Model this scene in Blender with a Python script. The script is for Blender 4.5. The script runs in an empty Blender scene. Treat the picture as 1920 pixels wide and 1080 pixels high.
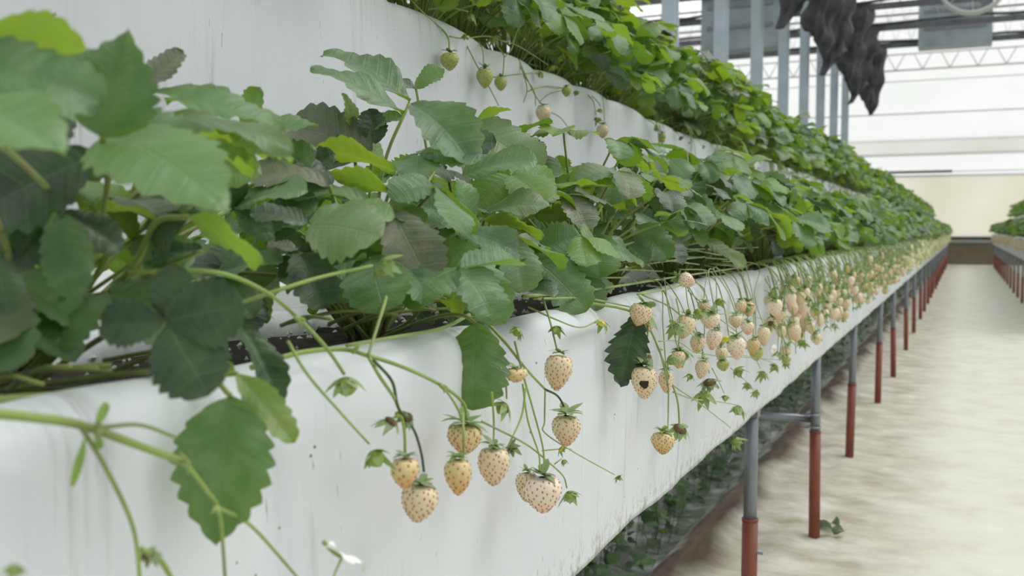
import bpy, math, random
import numpy as np
from mathutils import Vector, Matrix, noise

# ------------------------------------------------------------------ camera
C = bpy.context.scene.collection
SC = bpy.context.scene
F = 1867.0
U0, V0 = 1808.0, 432.0               # vanishing point of the rows in the 1920x1080 frame
PITCH = math.atan((540 - V0) / F)
YAW = math.atan((U0 - 960) / F * math.cos(PITCH))
CAM_H = 0.815
cam_d = bpy.data.cameras.new('camera')
cam = bpy.data.objects.new('camera', cam_d)
C.objects.link(cam)
cam.location = (0, 0, CAM_H)
cam.rotation_euler = (math.pi / 2 - PITCH, 0, YAW)
cam_d.sensor_width = 36
cam_d.lens = F * 36 / 1920
cam_d.clip_start = 0.02
cam_d.clip_end = 200
cam_d.dof.use_dof = True
cam_d.dof.focus_distance = 0.98
cam_d.dof.aperture_fstop = 10.5
SC.camera = cam
CM = Matrix.Translation((0, 0, CAM_H)) @ cam.rotation_euler.to_matrix().to_4x4()
CO = Vector((0, 0, CAM_H))


def ray(u, v):
    return CM.to_3x3() @ Vector(((u - 960) / F, (540 - v) / F, -1.0))


def at(u, v, x):
    """point where the sight line through a pixel meets the plane X = x"""
    d = ray(u, v)
    return CO + d * (x / d.x)


def atz(u, v, z):
    return CO + ray(u, v) * z


# ------------------------------------------------------------------ world, sun, exposure
world = bpy.data.worlds.new('overcast')
SC.world = world
world.use_nodes = True
wn = world.node_tree
wn.nodes.clear()
wo = wn.nodes.new('ShaderNodeOutputWorld')
wb = wn.nodes.new('ShaderNodeBackground')
wt = wn.nodes.new('ShaderNodeTexCoord')
ws = wn.nodes.new('ShaderNodeSeparateXYZ')
wr = wn.nodes.new('ShaderNodeValToRGB')
wr.color_ramp.elements[0].position = 0.0
wr.color_ramp.elements[0].color = (0.50, 0.52, 0.54, 1)
wr.color_ramp.elements[1].position = 1.0
wr.color_ramp.elements[1].color = (0.98, 1.0, 1.0, 1)
wn.links.new(wt.outputs['Generated'], ws.inputs[0])
wn.links.new(ws.outputs['Z'], wr.inputs[0])
wy = wn.nodes.new('ShaderNodeMapRange')      # brighter patch of overcast low over the far end of the house
wy.inputs['From Min'].default_value = 0.45
wy.inputs['From Max'].default_value = 0.95
wy.inputs['To Min'].default_value = 0.0
wy.inputs['To Max'].default_value = 1.0
wn.links.new(ws.outputs['Y'], wy.inputs['Value'])
wm = wn.nodes.new('ShaderNodeMix')
wm.data_type = 'RGBA'
wm.blend_type = 'MIX'
wn.links.new(wy.outputs[0], wm.inputs[0])
wn.links.new(wr.outputs[0], wm.inputs[6])
wm.inputs[7].default_value = (1.35, 1.35, 1.35, 1)
wn.links.new(wm.outputs[2], wb.inputs[0])
wb.inputs[1].default_value = 1.42
wn.links.new(wb.outputs[0], wo.inputs[0])

sd = bpy.data.lights.new('sun', 'SUN')
sd.energy = 2.1
sd.angle = math.radians(42)
sd.color = (1.0, 0.99, 0.96)
sun = bpy.data.objects.new('sun', sd)
C.objects.link(sun)
sun.rotation_euler = Vector((-0.55, -0.45, -1.0)).to_track_quat('-Z', 'Y').to_euler()

vs = SC.view_settings
vs.view_transform = 'Standard'
vs.look = 'None'
vs.gamma = 1
vs.use_curve_mapping = False
vs.exposure = -0.30

RND = random.Random(7)


# ------------------------------------------------------------------ materials
def new_mat(name):
    m = bpy.data.materials.new(name)
    m.use_nodes = True
    nt = m.node_tree
    return m, nt, nt.nodes['Principled BSDF']


def N(nt, typ, **kw):
    n = nt.nodes.new(typ)
    for k, v in kw.items():
        setattr(n, k, v)
    return n


def L(nt, a, b):
    nt.links.new(a, b)


def ramp(nt, fac, stops):
    r = N(nt, 'ShaderNodeValToRGB')
    els = r.color_ramp.elements
    while len(els) < len(stops):
        els.new(0.5)
    for e, (p, c) in zip(els, stops):
        e.position = p
        e.color = (*c, 1) if len(c) == 3 else c
    L(nt, fac, r.inputs[0])
    return r.outputs[0]


def objco(nt, scale=(1, 1, 1)):
    t = N(nt, 'ShaderNodeTexCoord')
    mp = N(nt, 'ShaderNodeMapping')
    mp.inputs['Scale'].default_value = scale
    L(nt, t.outputs['Object'], mp.inputs[0])
    return mp.outputs[0]


def noise_tex(nt, vec, scale, detail=3, rough=0.5):
    n = N(nt, 'ShaderNodeTexNoise')
    n.inputs['Scale'].default_value = scale
    n.inputs['Detail'].default_value = detail
    n.inputs['Roughness'].default_value = rough
    L(nt, vec, n.inputs['Vector'])
    return n.outputs[0]


def mixc(nt, fac, a, b, mode='MIX'):
    m = N(nt, 'ShaderNodeMix', data_type='RGBA', blend_type=mode)
    for sock, val in ((m.inputs[0], fac), (m.inputs[6], a), (m.inputs[7], b)):
        if isinstance(val, (int, float)):
            sock.default_value = val
        elif isinstance(val, tuple):
            sock.default_value = (*val, 1)
        else:
            L(nt, val, sock)
    return m.outputs[2]


def mathn(nt, op, a, b=0.0, c=0.0):
    m = N(nt, 'ShaderNodeMath', operation=op)
    for i, v in enumerate((a, b, c)):
        if isinstance(v, (int, float)):
            m.inputs[i].default_value = v
        else:
            L(nt, v, m.inputs[i])
    return m.outputs[0]


def bump(nt, bsdf, h, strength, dist=0.01):
    b = N(nt, 'ShaderNodeBump')
    b.inputs['Strength'].default_value = strength
    b.inputs['Distance'].default_value = dist
    L(nt, h, b.inputs['Height'])
    L(nt, b.outputs[0], bsdf.inputs['Normal'])


def plain(name, col, rough=0.5, metal=0.0, vary=0.0, scale=20, dirt=None):
    m, nt, b = new_mat(name)
    b.inputs['Roughness'].default_value = rough
    b.inputs['Metallic'].default_value = metal
    if vary:
        v = objco(nt)
        n = noise_tex(nt, v, scale, 4)
        d = dirt or tuple(c * (1 - vary) for c in col)
        L(nt, ramp(nt, n, [(0.35, d), (0.65, col)]), b.inputs['Base Color'])
    else:
        b.inputs['Base Color'].default_value = (*col, 1)
    return m


def leaf_material(name, dark, light, back, trans, tw=0.30, sheen=0.35, pale=(0.17, 0.27, 0.14)):
    m, nt, b = new_mat(name)
    var = N(nt, 'ShaderNodeAttribute', attribute_name='var').outputs['Fac']
    uv = N(nt, 'ShaderNodeUVMap').outputs[0]
    sep = N(nt, 'ShaderNodeSeparateXYZ')
    L(nt, uv, sep.inputs[0])
    top = ramp(nt, var, [(0.0, dark), (0.55, tuple((a + c) / 2 for a, c in zip(dark, light))), (0.85, light), (1.0, (0.16, 0.165, 0.105))])
    co = objco(nt)
    n1 = noise_tex(nt, co, 55, 4)
    top = mixc(nt, ramp(nt, n1, [(0.35, (0, 0, 0)), (0.75, (1, 1, 1))]), top, pale)
    # veins run where the tooth phase is one half, and along the midrib
    ph = mathn(nt, 'FRACT', mathn(nt, 'MULTIPLY', sep.outputs[1], 8.0))
    dv = mathn(nt, 'ABSOLUTE', mathn(nt, 'SUBTRACT', ph, 0.5))
    vl = ramp(nt, dv, [(0.0, (1, 1, 1)), (0.09, (0, 0, 0))])
    dm = mathn(nt, 'ABSOLUTE', mathn(nt, 'SUBTRACT', sep.outputs[0], 0.5))
    ml = ramp(nt, dm, [(0.008, (1, 1, 1)), (0.022, (0, 0, 0))])
    vv = mathn(nt, 'MAXIMUM', vl, ml)
    vein_top = mixc(nt, mathn(nt, 'MULTIPLY', vv, 0.22), top, (0.16, 0.26, 0.10))
    bk = mixc(nt, mathn(nt, 'MULTIPLY', vv, 0.55), mixc(nt, mathn(nt, 'MULTIPLY', var, 0.6), back, (0.16, 0.26, 0.13)), (0.30, 0.40, 0.16))
    geo = N(nt, 'ShaderNodeNewGeometry')
    col = mixc(nt, geo.outputs['Backfacing'], vein_top, bk)
    L(nt, col, b.inputs['Base Color'])
    b.inputs['Roughness'].default_value = 0.40
    b.inputs['Specular IOR Level'].default_value = 0.55
    b.inputs['Sheen Weight'].default_value = 0.14
    b.inputs['Sheen Roughness'].default_value = 0.4
    hh = mathn(nt, 'ADD', mathn(nt, 'MULTIPLY', vv, -0.6), noise_tex(nt, co, 420, 2))
    bump(nt, b, hh, 0.35, 0.0012)
    tr = N(nt, 'ShaderNodeBsdfTranslucent')
    tc = mixc(nt, mathn(nt, 'MULTIPLY', vv, 0.35), trans, tuple(c * 0.6 for c in trans))
    tc = mixc(nt, mathn(nt, 'MULTIPLY', n1, 0.5), tc, tuple(c * 0.7 for c in trans))
    L(nt, tc, tr.inputs[0])
    mx = N(nt, 'ShaderNodeMixShader')
    mx.inputs[0].default_value = tw
    L(nt, b.outputs[0], mx.inputs[1])
    L(nt, tr.outputs[0], mx.inputs[2])
    L(nt, mx.outputs[0], nt.nodes['Material Output'].inputs[0])
    return m


LEAF = leaf_material('leaf_green', (0.022, 0.080, 0.036), (0.135, 0.265, 0.080), (0.13, 0.25, 0.035), (0.27, 0.50, 0.02))
LEAF_Y = leaf_material('leaf_young', (0.09, 0.21, 0.03), (0.20, 0.35, 0.06), (0.17, 0.31, 0.05), (0.42, 0.62, 0.03), 0.38)
LEAF_D = leaf_material('leaf_dark_shaded', (0.012, 0.034, 0.012), (0.045, 0.085, 0.038), (0.08, 0.13, 0.05), (0.10, 0.22, 0.02), 0.10, pale=(0.060, 0.120, 0.038))  # dark and brownish leaves; deep leaf shadow is put into this colour too


def stem_material(name, green, red):
    m, nt, b = new_mat(name)
    co = objco(nt)
    n = noise_tex(nt, co, 28, 2)
    L(nt, ramp(nt, n, [(0.3, red), (0.5, green), (0.8, tuple(min(1, c * 1.35) for c in green))]), b.inputs['Base Color'])
    b.inputs['Roughness'].default_value = 0.5
    b.inputs['Subsurface Weight'].default_value = 0.0
    b.inputs['Sheen Weight'].default_value = 0.3
    return m


STEM = stem_material('stem_green', (0.22, 0.32, 0.055), (0.17, 0.21, 0.05))
PETIOLE = stem_material('petiole_green', (0.20, 0.27, 0.045), (0.17, 0.14, 0.035))
CROWN_M = plain('crown_brown', (0.10, 0.055, 0.025), 0.9, vary=0.6, scale=150)
CALYX = plain('calyx_green', (0.17, 0.30, 0.07), 0.55, vary=0.5, scale=160)
CALYX_D = plain('calyx_dark', (0.07, 0.13, 0.04), 0.6, vary=0.5, scale=160, dirt=(0.05, 0.05, 0.03))
GREENFRUIT = plain('green_receptacle', (0.27, 0.36, 0.05), 0.5, vary=0.35, scale=200)
BROWNFRUIT = plain('withered_receptacle', (0.16, 0.09, 0.03), 0.8, vary=0.5, scale=200)
PETAL = plain('petal_white', (0.85, 0.86, 0.80), 0.6)
YELLOW = plain('stamen_yellow', (0.75, 0.62, 0.05), 0.6)


def berry_material(name, base, tip, blush):
    m, nt, b = new_mat(name)
    co = objco(nt)
    t = N(nt, 'ShaderNodeTexCoord')
    sp = N(nt, 'ShaderNodeSeparateXYZ')
    L(nt, t.outputs['Generated'], sp.inputs[0])
    n = noise_tex(nt, co, 60, 3)
    f = mathn(nt, 'ADD', mathn(nt, 'MULTIPLY', sp.outputs[2], -0.9), mathn(nt, 'ADD', mathn(nt, 'MULTIPLY', n, 1.1), 0.25))
    c = ramp(nt, f, [(0.2, base), (0.75, tip), (1.0, blush)])
    L(nt, c, b.inputs['Base Color'])
    b.inputs['Roughness'].default_value = 0.38
    b.inputs['Subsurface Weight'].default_value = 0.25
    b.inputs['Subsurface Radius'].default_value = (0.006, 0.004, 0.002)
    b.inputs['Subsurface Scale'].default_value = 0.6
    return m


BERRY = berry_material('berry_cream', (0.74, 0.63, 0.41), (0.71, 0.53, 0.31), (0.62, 0.31, 0.11))
BERRY_O = berry_material('berry_amber', (0.70, 0.56, 0.28), (0.66, 0.40, 0.14), (0.50, 0.19, 0.04))
BERRY_P = berry_material('berry_pink', (0.84, 0.72, 0.56), (0.84, 0.56, 0.40), (0.80, 0.30, 0.20))
BERRY_G = berry_material('berry_unripe', (0.42, 0.45, 0.13), (0.50, 0.50, 0.18), (0.55, 0.48, 0.16))
BERRY_FAR = plain('berry_pale', (0.80, 0.76, 0.50), 0.5, vary=0.25, scale=14, dirt=(0.66, 0.68, 0.33))
SEED = plain('achene_red', (0.42, 0.13, 0.06), 0.45)
SEED_O = plain('achene_brown', (0.26, 0.10, 0.03), 0.45)
SEED_G = plain('achene_green', (0.16, 0.17, 0.03), 0.5)
ROT = plain('rot_black', (0.035, 0.018, 0.012), 0.8, vary=0.4, scale=300)


def film_material():
    m, nt, b = new_mat('white_film')
    co = objco(nt)
    sp = N(nt, 'ShaderNodeSeparateXYZ')
    L(nt, co, sp.inputs[0])
    base = ramp(nt, noise_tex(nt, co, 3.5, 3), [(0.3, (0.65, 0.69, 0.71)), (0.7, (0.75, 0.78, 0.80))])
    # dark run marks, long and thin in Z
    s1 = noise_tex(nt, objco(nt, (1, 60, 5)), 1.0, 5, 0.65)
    s2 = noise_tex(nt, co, 6.0, 2)
    k = mathn(nt, 'MULTIPLY', ramp(nt, s1, [(0.55, (0, 0, 0)), (0.72, (1, 1, 1))]), ramp(nt, s2, [(0.42, (0, 0, 0)), (0.7, (1, 1, 1))]))
    col = mixc(nt, mathn(nt, 'MULTIPLY', k, 0.7), base, (0.33, 0.33, 0.31))
    s3 = noise_tex(nt, objco(nt, (1, 190, 26)), 1.0, 3, 0.6)
    k3 = mathn(nt, 'MULTIPLY', ramp(nt, s3, [(0.69, (0, 0, 0)), (0.74, (1, 1, 1))]), 0.6)
    col = mixc(nt, k3, col, (0.20, 0.20, 0.18))
    vo = N(nt, 'ShaderNodeTexVoronoi')
    vo.inputs['Scale'].default_value = 70
    L(nt, co, vo.inputs['Vector'])
    vm = N(nt, 'ShaderNodeSeparateColor')
    L(nt, vo.outputs['Color'], vm.inputs[0])
    dot = mathn(nt, 'MULTIPLY', mathn(nt, 'LESS_THAN', vo.outputs['Distance'], 0.075), mathn(nt, 'GREATER_THAN', vm.outputs[0], 0.82))
    col = mixc(nt, mathn(nt, 'MULTIPLY', dot, 0.8), col, (0.10, 0.09, 0.07))
    # algae and mud towards the bottom hem, given by an attribute on the film
    hem = N(nt, 'ShaderNodeAttribute', attribute_name='hem').outputs['Fac']
    g = mathn(nt, 'MULTIPLY', hem, ramp(nt, noise_tex(nt, objco(nt, (1, 120, 70)), 1.0, 4, 0.7), [(0.50, (0, 0, 0)), (0.62, (1, 1, 1))]))
    col = mixc(nt, mathn(nt, 'MULTIPLY', g, 0.75), col, (0.26, 0.25, 0.17))
    L(nt, col, b.inputs['Base Color'])
    b.inputs['Roughness'].default_value = 0.42
    b.inputs['Specular IOR Level'].default_value = 0.35
    h = mathn(nt, 'ADD', noise_tex(nt, objco(nt, (1, 9, 3)), 1.0, 3), mathn(nt, 'MULTIPLY', noise_tex(nt, co, 120, 3), 0.04))
    bump(nt, b, h, 0.28, 0.02)
    tr = N(nt, 'ShaderNodeBsdfTranslucent')
    tr.inputs[0].default_value = (0.75, 0.76, 0.76, 1)
    mx = N(nt, 'ShaderNodeMixShader')
    mx.inputs[0].default_value = 0.04
    L(nt, b.outputs[0], mx.inputs[1])
    L(nt, tr.outputs[0], mx.inputs[2])
    L(nt, mx.outputs[0], nt.nodes['Material Output'].inputs[0])
    return m


FILM = film_material()
SOIL = plain('potting_soil', (0.035, 0.022, 0.014), 0.95, vary=0.6, scale=90)
PERLITE = plain('perlite', (0.75, 0.74, 0.70), 0.9)
STEEL = plain('galvanised_steel', (0.27, 0.29, 0.31), 0.42, 0.55, vary=0.25, scale=14)
RED = plain('red_sleeve', (0.235, 0.058, 0.034), 0.45, vary=0.25, scale=25)
COLUMN = plain('pale_column_paint', (0.52, 0.60, 0.65), 0.55, vary=0.12, scale=4)
BEAM = plain('beam_grey', (0.16, 0.17, 0.175), 0.6, vary=0.3, scale=5)
DARKNET = plain('dark_shade_net', (0.11, 0.112, 0.115), 0.9, vary=0.4, scale=9)
HEATER = plain('duct_bluegrey', (0.36, 0.42, 0.44), 0.5, vary=0.25, scale=3)
PALE = plain('pale_metal', (0.60, 0.60, 0.57), 0.5)
TRIM = plain('wall_batten', (0.85, 0.85, 0.83), 0.6)
CONCRETE = plain('curb_concrete', (0.21, 0.18, 0.12), 0.9, vary=0.2, scale=4)
LEDGE = plain('curb_ledge', (0.36, 0.35, 0.31), 0.8)
BLACKLINE = plain('dark_gap', (0.03, 0.03, 0.035), 0.8)


def wall_film(name, stops, tw, scale=0.6):
    m, nt, b = new_mat(name)
    n = noise_tex(nt, objco(nt), scale, 2)
    c = ramp(nt, n, stops)
    L(nt, c, b.inputs['Base Color'])
    b.inputs['Roughness'].default_value = 0.6
    tr = N(nt, 'ShaderNodeBsdfTranslucent')
    L(nt, c, tr.inputs[0])
    mx = N(nt, 'ShaderNodeMixShader')
    mx.inputs[0].default_value = tw
    L(nt, b.outputs[0], mx.inputs[1])
    L(nt, tr.outputs[0], mx.inputs[2])
    L(nt, mx.outputs[0], nt.nodes['Material Output'].inputs[0])
    return m


WALL_W = wall_film('wall_film_white', [(0.3, (0.93, 0.94, 0.92)), (0.7, (0.96, 0.96, 0.96))], 0.8)
WALL_B = wall_film('wall_film_dusty', [(0.3, (0.80, 0.785, 0.70)), (0.75, (0.88, 0.87, 0.80))], 0.85)
WALL_M = wall_film('wall_film_mid', [(0.3, (0.84, 0.83, 0.79)), (0.75, (0.92, 0.92, 0.90))], 0.75)


def roof_film():
    m, nt, b = new_mat('roof_film')
    b.inputs['Base Color'].default_value = (0.9, 0.91, 0.92, 1)
    b.inputs['Roughness'].default_value = 0.5
    tp = N(nt, 'ShaderNodeBsdfTransparent')
    mx = N(nt, 'ShaderNodeMixShader')
    mx.inputs[0].default_value = 0.88
    L(nt, b.outputs[0], mx.inputs[1])
    L(nt, tp.outputs[0], mx.inputs[2])
    L(nt, mx.outputs[0], nt.nodes['Material Output'].inputs[0])
    return m


ROOF = roof_film()


def ground_material():
    m, nt, b = new_mat('ground_cover')
    co = objco(nt)
    sp = N(nt, 'ShaderNodeSeparateXYZ')
    L(nt, co, sp.inputs[0])
    wob = noise_tex(nt, co, 3.0, 4)
    x = mathn(nt, 'ADD', sp.outputs[0], mathn(nt, 'MULTIPLY', mathn(nt, 'SUBTRACT', wob, 0.5), 0.16))
    nb = noise_tex(nt, objco(nt, (2.4, 2.6, 1)), 2.0, 5, 0.65)
    mat_c = ramp(nt, nb, [(0.28, (0.56, 0.535, 0.44)), (0.50, (0.66, 0.65, 0.57)), (0.75, (0.71, 0.71, 0.65))])
    # the trodden middle of the aisle is cleaner than the strips beside the posts
    w = ramp(nt, mathn(nt, 'MULTIPLY', mathn(nt, 'ABSOLUTE', mathn(nt, 'ADD', x, -0.22)), 1.0), [(0.24, (0, 0, 0)), (0.47, (1, 1, 1))])
    stain = ramp(nt, noise_tex(nt, objco(nt, (3, 5, 1)), 2.0, 5, 0.65), [(0.30, (1, 1, 1)), (0.66, (0.12, 0.12, 0.12))])
    cc = mixc(nt, mathn(nt, 'MULTIPLY', w, stain), mat_c, (0.36, 0.32, 0.235))
    weave = N(nt, 'ShaderNodeTexWave')
    weave.inputs['Scale'].default_value = 60
    weave.inputs['Distortion'].default_value = 1.0
    L(nt, co, weave.inputs['Vector'])
    # brown mud ridge, then wet grey plastic under the rack
    a = ramp(nt, mathn(nt, 'MULTIPLY', mathn(nt, 'ADD', x, 1.0), 1.0), [(0.0, (0, 0, 0)), (0.345, (0, 0, 0)), (0.37, (1, 1, 1)), (0.42, (1, 1, 1)), (0.48, (0, 0, 0))])
    mud = ramp(nt, noise_tex(nt, objco(nt, (12, 2.5, 1)), 1.6, 5, 0.6), [(0.35, (0.035, 0.024, 0.015)), (0.6, (0.12, 0.085, 0.055)), (0.8, (0.30, 0.25, 0.18))])
    cc = mixc(nt, a, cc, mud)
    u = ramp(nt, mathn(nt, 'ADD', x, 1.0), [(0.33, (1, 1, 1)), (0.375, (0, 0, 0))])
    wet = ramp(nt, noise_tex(nt, objco(nt, (5, 7, 1)), 2.5, 5, 0.6), [(0.35, (0.05, 0.065, 0.045)), (0.52, (0.15, 0.17, 0.13)), (0.70, (0.45, 0.48, 0.46))])
    cc = mixc(nt, u, cc, wet)
    L(nt, cc, b.inputs['Base Color'])
    r = ramp(nt, u, [(0, (0.8, 0.8, 0.8)), (1, (0.25, 0.25, 0.25))])
    L(nt, r, b.inputs['Roughness'])
    h = mathn(nt, 'ADD', noise_tex(nt, objco(nt, (2.5, 4, 1)), 5.0, 4, 0.55), mathn(nt, 'MULTIPLY', weave.outputs['Fac'], 0.02))
    bump(nt, b, h, 0.11, 0.03)
    return m


GROUND = ground_material()


# ------------------------------------------------------------------ mesh builder
class MB:
    """collects arrays of vertices and faces, and links them as one mesh object"""

    def __init__(self):
        self.v, self.f, self.uv, self.var, self.mi, self.n = [], [], [], [], [], 0

    def add(self, v, f, uv=None, var=0.0, mi=0):
        v = np.asarray(v, float)
        self.v.append(v)
        self.uv.append(np.asarray(uv, float) if uv is not None else np.zeros((len(v), 2)))
        self.var.append(np.full(len(v), var) if np.isscalar(var) else np.asarray(var))
        self.f += [tuple(i + self.n for i in q) for q in f]
        self.mi += [mi] * len(f)
        self.n += len(v)

    def build(self, name, mats, parent=None, smooth=True, origin=None, attr='var'):
        v = np.concatenate(self.v)
        if origin is not None:
            v = v - np.asarray(origin)
        me = bpy.data.meshes.new(name)
        me.from_pydata(v.tolist(), [], self.f)
        mats = mats if isinstance(mats, (list, tuple)) else [mats]
        for m in mats:
            me.materials.append(m)
        if len(mats) > 1:
            me.polygons.foreach_set('material_index', self.mi)
        me.polygons.foreach_set('use_smooth', [smooth] * len(self.f))
        uv = np.concatenate(self.uv)
        var = np.concatenate(self.var)
        if np.any(uv):
            lay = me.uv_layers.new(name='UVMap')
            idx = np.empty(len(me.loops), int)
            me.loops.foreach_get('vertex_index', idx)
            lay.data.foreach_set('uv', uv[idx].ravel())
        if np.any(var):
            a = me.attributes.new(attr, 'FLOAT', 'POINT')
            a.data.foreach_set('value', var)
        me.update()
        o = bpy.data.objects.new(name, me)
        C.objects.link(o)
        if origin is not None:
            o.location = origin
        if parent:
            o.parent = parent
            if origin is not None:
                o.location = Vector(origin) - parent.location
        return o


def tag(o, label=None, cat=None, group=None, kind=None):
    if label:
        o['label'] = label
    if cat:
        o['category'] = cat
    if group:
        o['group'] = group
    if kind:
        o['kind'] = kind
    return o


def empty(name, loc=(0, 0, 0)):
    o = bpy.data.objects.new(name, None)
    o.empty_display_size = 0.02
    o.location = loc
    C.objects.link(o)
    return o


def copy_tree(o, parent=None):
    c = o.copy()
    C.objects.link(c)
    if parent:
        c.parent = parent
    for ch in o.children:
        copy_tree(ch, c)
    return c


def boxv(x0, x1, y0, y1, z0, z1):
    v = [(x, y, z) for x in (x0, x1) for y in (y0, y1) for z in (z0, z1)]
    f = [(0, 1, 3, 2), (4, 6, 7, 5), (0, 4, 5, 1), (2, 3, 7, 6), (0, 2, 6, 4), (1, 5, 7, 3)]
    return v, f


def catmull(pts, k=5):
    P = [Vector(p) for p in pts]
    if len(P) < 3:
        return P
    P = [P[0] * 2 - P[1]] + P + [P[-1] * 2 - P[-2]]
    out = []
    for i in range(1, len(P) - 2):
        a, b, c, d = P[i - 1:i + 3]
        for j in range(k):
            t = j / k
            out.append(0.5 * ((2 * b) + (c - a) * t + (2 * a - 5 * b + 4 * c - d) * t * t + (3 * b - a - 3 * c + d) * t ** 3))
    out.append(P[-2])
    return out


def tube(mb, pts, r0, r1=None, sides=7, k=5, mi=0, smooth=True, cap=True):
    r1 = r0 if r1 is None else r1
    P = catmull(pts, k) if smooth else [Vector(p) for p in pts]
    n = len(P)
    vs_, up = [], None
    for i, p in enumerate(P):
        t = (P[min(i + 1, n - 1)] - P[max(i - 1, 0)]).normalized()
        if up is None:
            up = t.orthogonal().normalized()
        up = (up - t * up.dot(t))
        up = up.normalized() if up.length > 1e-6 else t.orthogonal().normalized()
        sd_ = t.cross(up)
        r = r0 + (r1 - r0) * i / max(1, n - 1)
        for s in range(sides):
            a = 2 * math.pi * s / sides
            vs_.append(p + (up * math.cos(a) + sd_ * math.sin(a)) * r)
    f = []
    for i in range(n - 1):
        for s in range(sides):
            a, b = i * sides + s, i * sides + (s + 1) % sides
            f.append((a, b, b + sides, a + sides))
    if cap:
        f.append(tuple(range(sides - 1, -1, -1)))
        f.append(tuple(range((n - 1) * sides, n * sides)))
    mb.add([tuple(v) for v in vs_], f, mi=mi)


# ------------------------------------------------------------------ leaflets
T = 8
TOOTH = {4: (0.0, 0.62, 1.0, 0.55), 2: (0.0, 1.0), 1: (0.6,)}


def leaflet(lod=4, cols=5, apex=0.52, W=0.42, fold=0.25, curl=0.8, side=0.6, wave=0.05, phase=0.0, tooth=0.15):
    """unit leaflet: base at the origin, midrib along +Y, upper side +Z; returns verts, faces, uvs"""
    rows = T * lod
    em = 0.74 / (0.74 + apex)
    wk = em ** 0.74 * (1 - em) ** apex
    V, UV = [], []
    pat = TOOTH[lod]
    for i in range(rows + 1):
        e = i / rows
        w = W * (max(e, 1e-4) ** 0.74) * (max(1 - e, 0) ** apex) / wk
        tt = pat[i % lod] if 0 < i < rows else 0
        my = e - 0.20 * math.sin(math.pi * e) * (1 - 0.2 * e)
        grow = 1 + tooth * (tt - 0.5) * (1 if i > 1 else 0)
        for j in range(-cols, cols + 1):
            t = j / cols
            a = abs(t)
            g = grow if a > 0.99 else (1 + (grow - 1) * a ** 6)
            x = t * w * g + 0.004 * t
            y = my + (e - my) * a * g
            quilt = -0.0065 * math.cos(2 * math.pi * T * e) * math.sin(math.pi * min(1, a)) if lod > 1 else 0
            z = fold * abs(x) - side * x * x + quilt + wave * a * a * math.sin(phase + 9 * e + (2.2 if t > 0 else 0))
            k = curl + 1e-4
            cy, sy = math.cos(k * y), math.sin(k * y)
            V.append((x, sy / k + z * sy, (cy - 1) / k + z * cy))
            UV.append((t * 0.5 + 0.5, e))
    m = 2 * cols + 1
    Fc = []
    for i in range(rows):
        for j in range(m - 1):
            a = i * m + j
            Fc.append((a, a + 1, a + 1 + m, a + m))
    return np.array(V), Fc, np.array(UV)


def frame(base, d, nrm, scale, arr):
    d = Vector(d).normalized()
    nrm = Vector(nrm)
    nrm = (nrm - d * nrm.dot(d)).normalized()
    x = d.cross(nrm)
    M = np.array([x, d, nrm])
    return arr @ M * scale + np.array(base)


def put_leaflet(mb, base, d, nrm, size, rnd, lod=4, var=None, mi=0, **kw):
    p = dict(W=rnd.uniform(0.34, 0.42), fold=rnd.uniform(0.05, 0.5), curl=rnd.uniform(0.2, 1.2), side=rnd.uniform(0.0, 1.0),
             wave=rnd.uniform(0.01, 0.07), phase=rnd.uniform(0, 6))
    p.update(kw)
    v, f, uv = leaflet(lod=lod, cols={4: 5, 2: 3, 1: 1}[lod], **p)
    mb.add(frame(base, d, nrm, size, v), f, uv, rnd.random() if var is None else var, mi)


def trifoliate(rnd, p, d, nrm, size, lod, sink, var=None, **kw):
    """three leaflets at the end of a petiole; sink(base, dir, normal, size) receives each"""
    d = Vector(d).normalized()
    nrm = Vector(nrm)
    nrm = (nrm - d * nrm.dot(d)).normalized()
    s = d.cross(nrm)
    for ang, sc in ((0, 1.0), (72, 0.92), (-72, 0.92)):
        a = math.radians(ang + rnd.uniform(-10, 10))
        dd = d * math.cos(a) + s * math.sin(a) - nrm * rnd.uniform(-0.15, 0.3)
        nn = nrm + Vector((rnd.uniform(-0.3, 0.3), rnd.uniform(-0.3, 0.3), 0)) + (s * math.sin(a)) * -0.25
        sink(p + dd.normalized() * size * 0.04, dd, nn, size * sc * rnd.uniform(0.9, 1.05))


def leaf_spec(rnd, i, n, reach=(0.03, 0.16), top=(0.08, 0.20), lean=0.02, size=(0.05, 0.074)):
    """where the i-th leaf of a plant goes: petiole end, direction, normal, size (plant-local)"""
    az = i * 2.399963 + rnd.uniform(-0.4, 0.4)
    q = (i + 0.5) / n
    r = reach[0] + (reach[1] - reach[0]) * math.sqrt(q) * rnd.uniform(0.8, 1.15)
    h = top[1] - (top[1] - top[0]) * q ** 1.4 + rnd.uniform(-0.025, 0.02)
    out = Vector((math.cos(az), math.sin(az), 0))
    e = out * r + Vector((lean, 0, h))
    d = out + Vector((0, 0, rnd.uniform(-0.55, 0.25)))
    nrm = Vector((0.25, -0.12, 1.0)) + out * rnd.uniform(0.0, 0.75) + Vector((rnd.uniform(-.35, .35), rnd.uniform(-.35, .35), 0))
    return e, d, nrm, rnd.uniform(*size), out


def petiole_pts(base, e, out, rnd):
    b = Vector(base)
    m = b.lerp(e, 0.5) + Vector((0, 0, 0.018)) - out * 0.012
    return [b, m, e]


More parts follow.
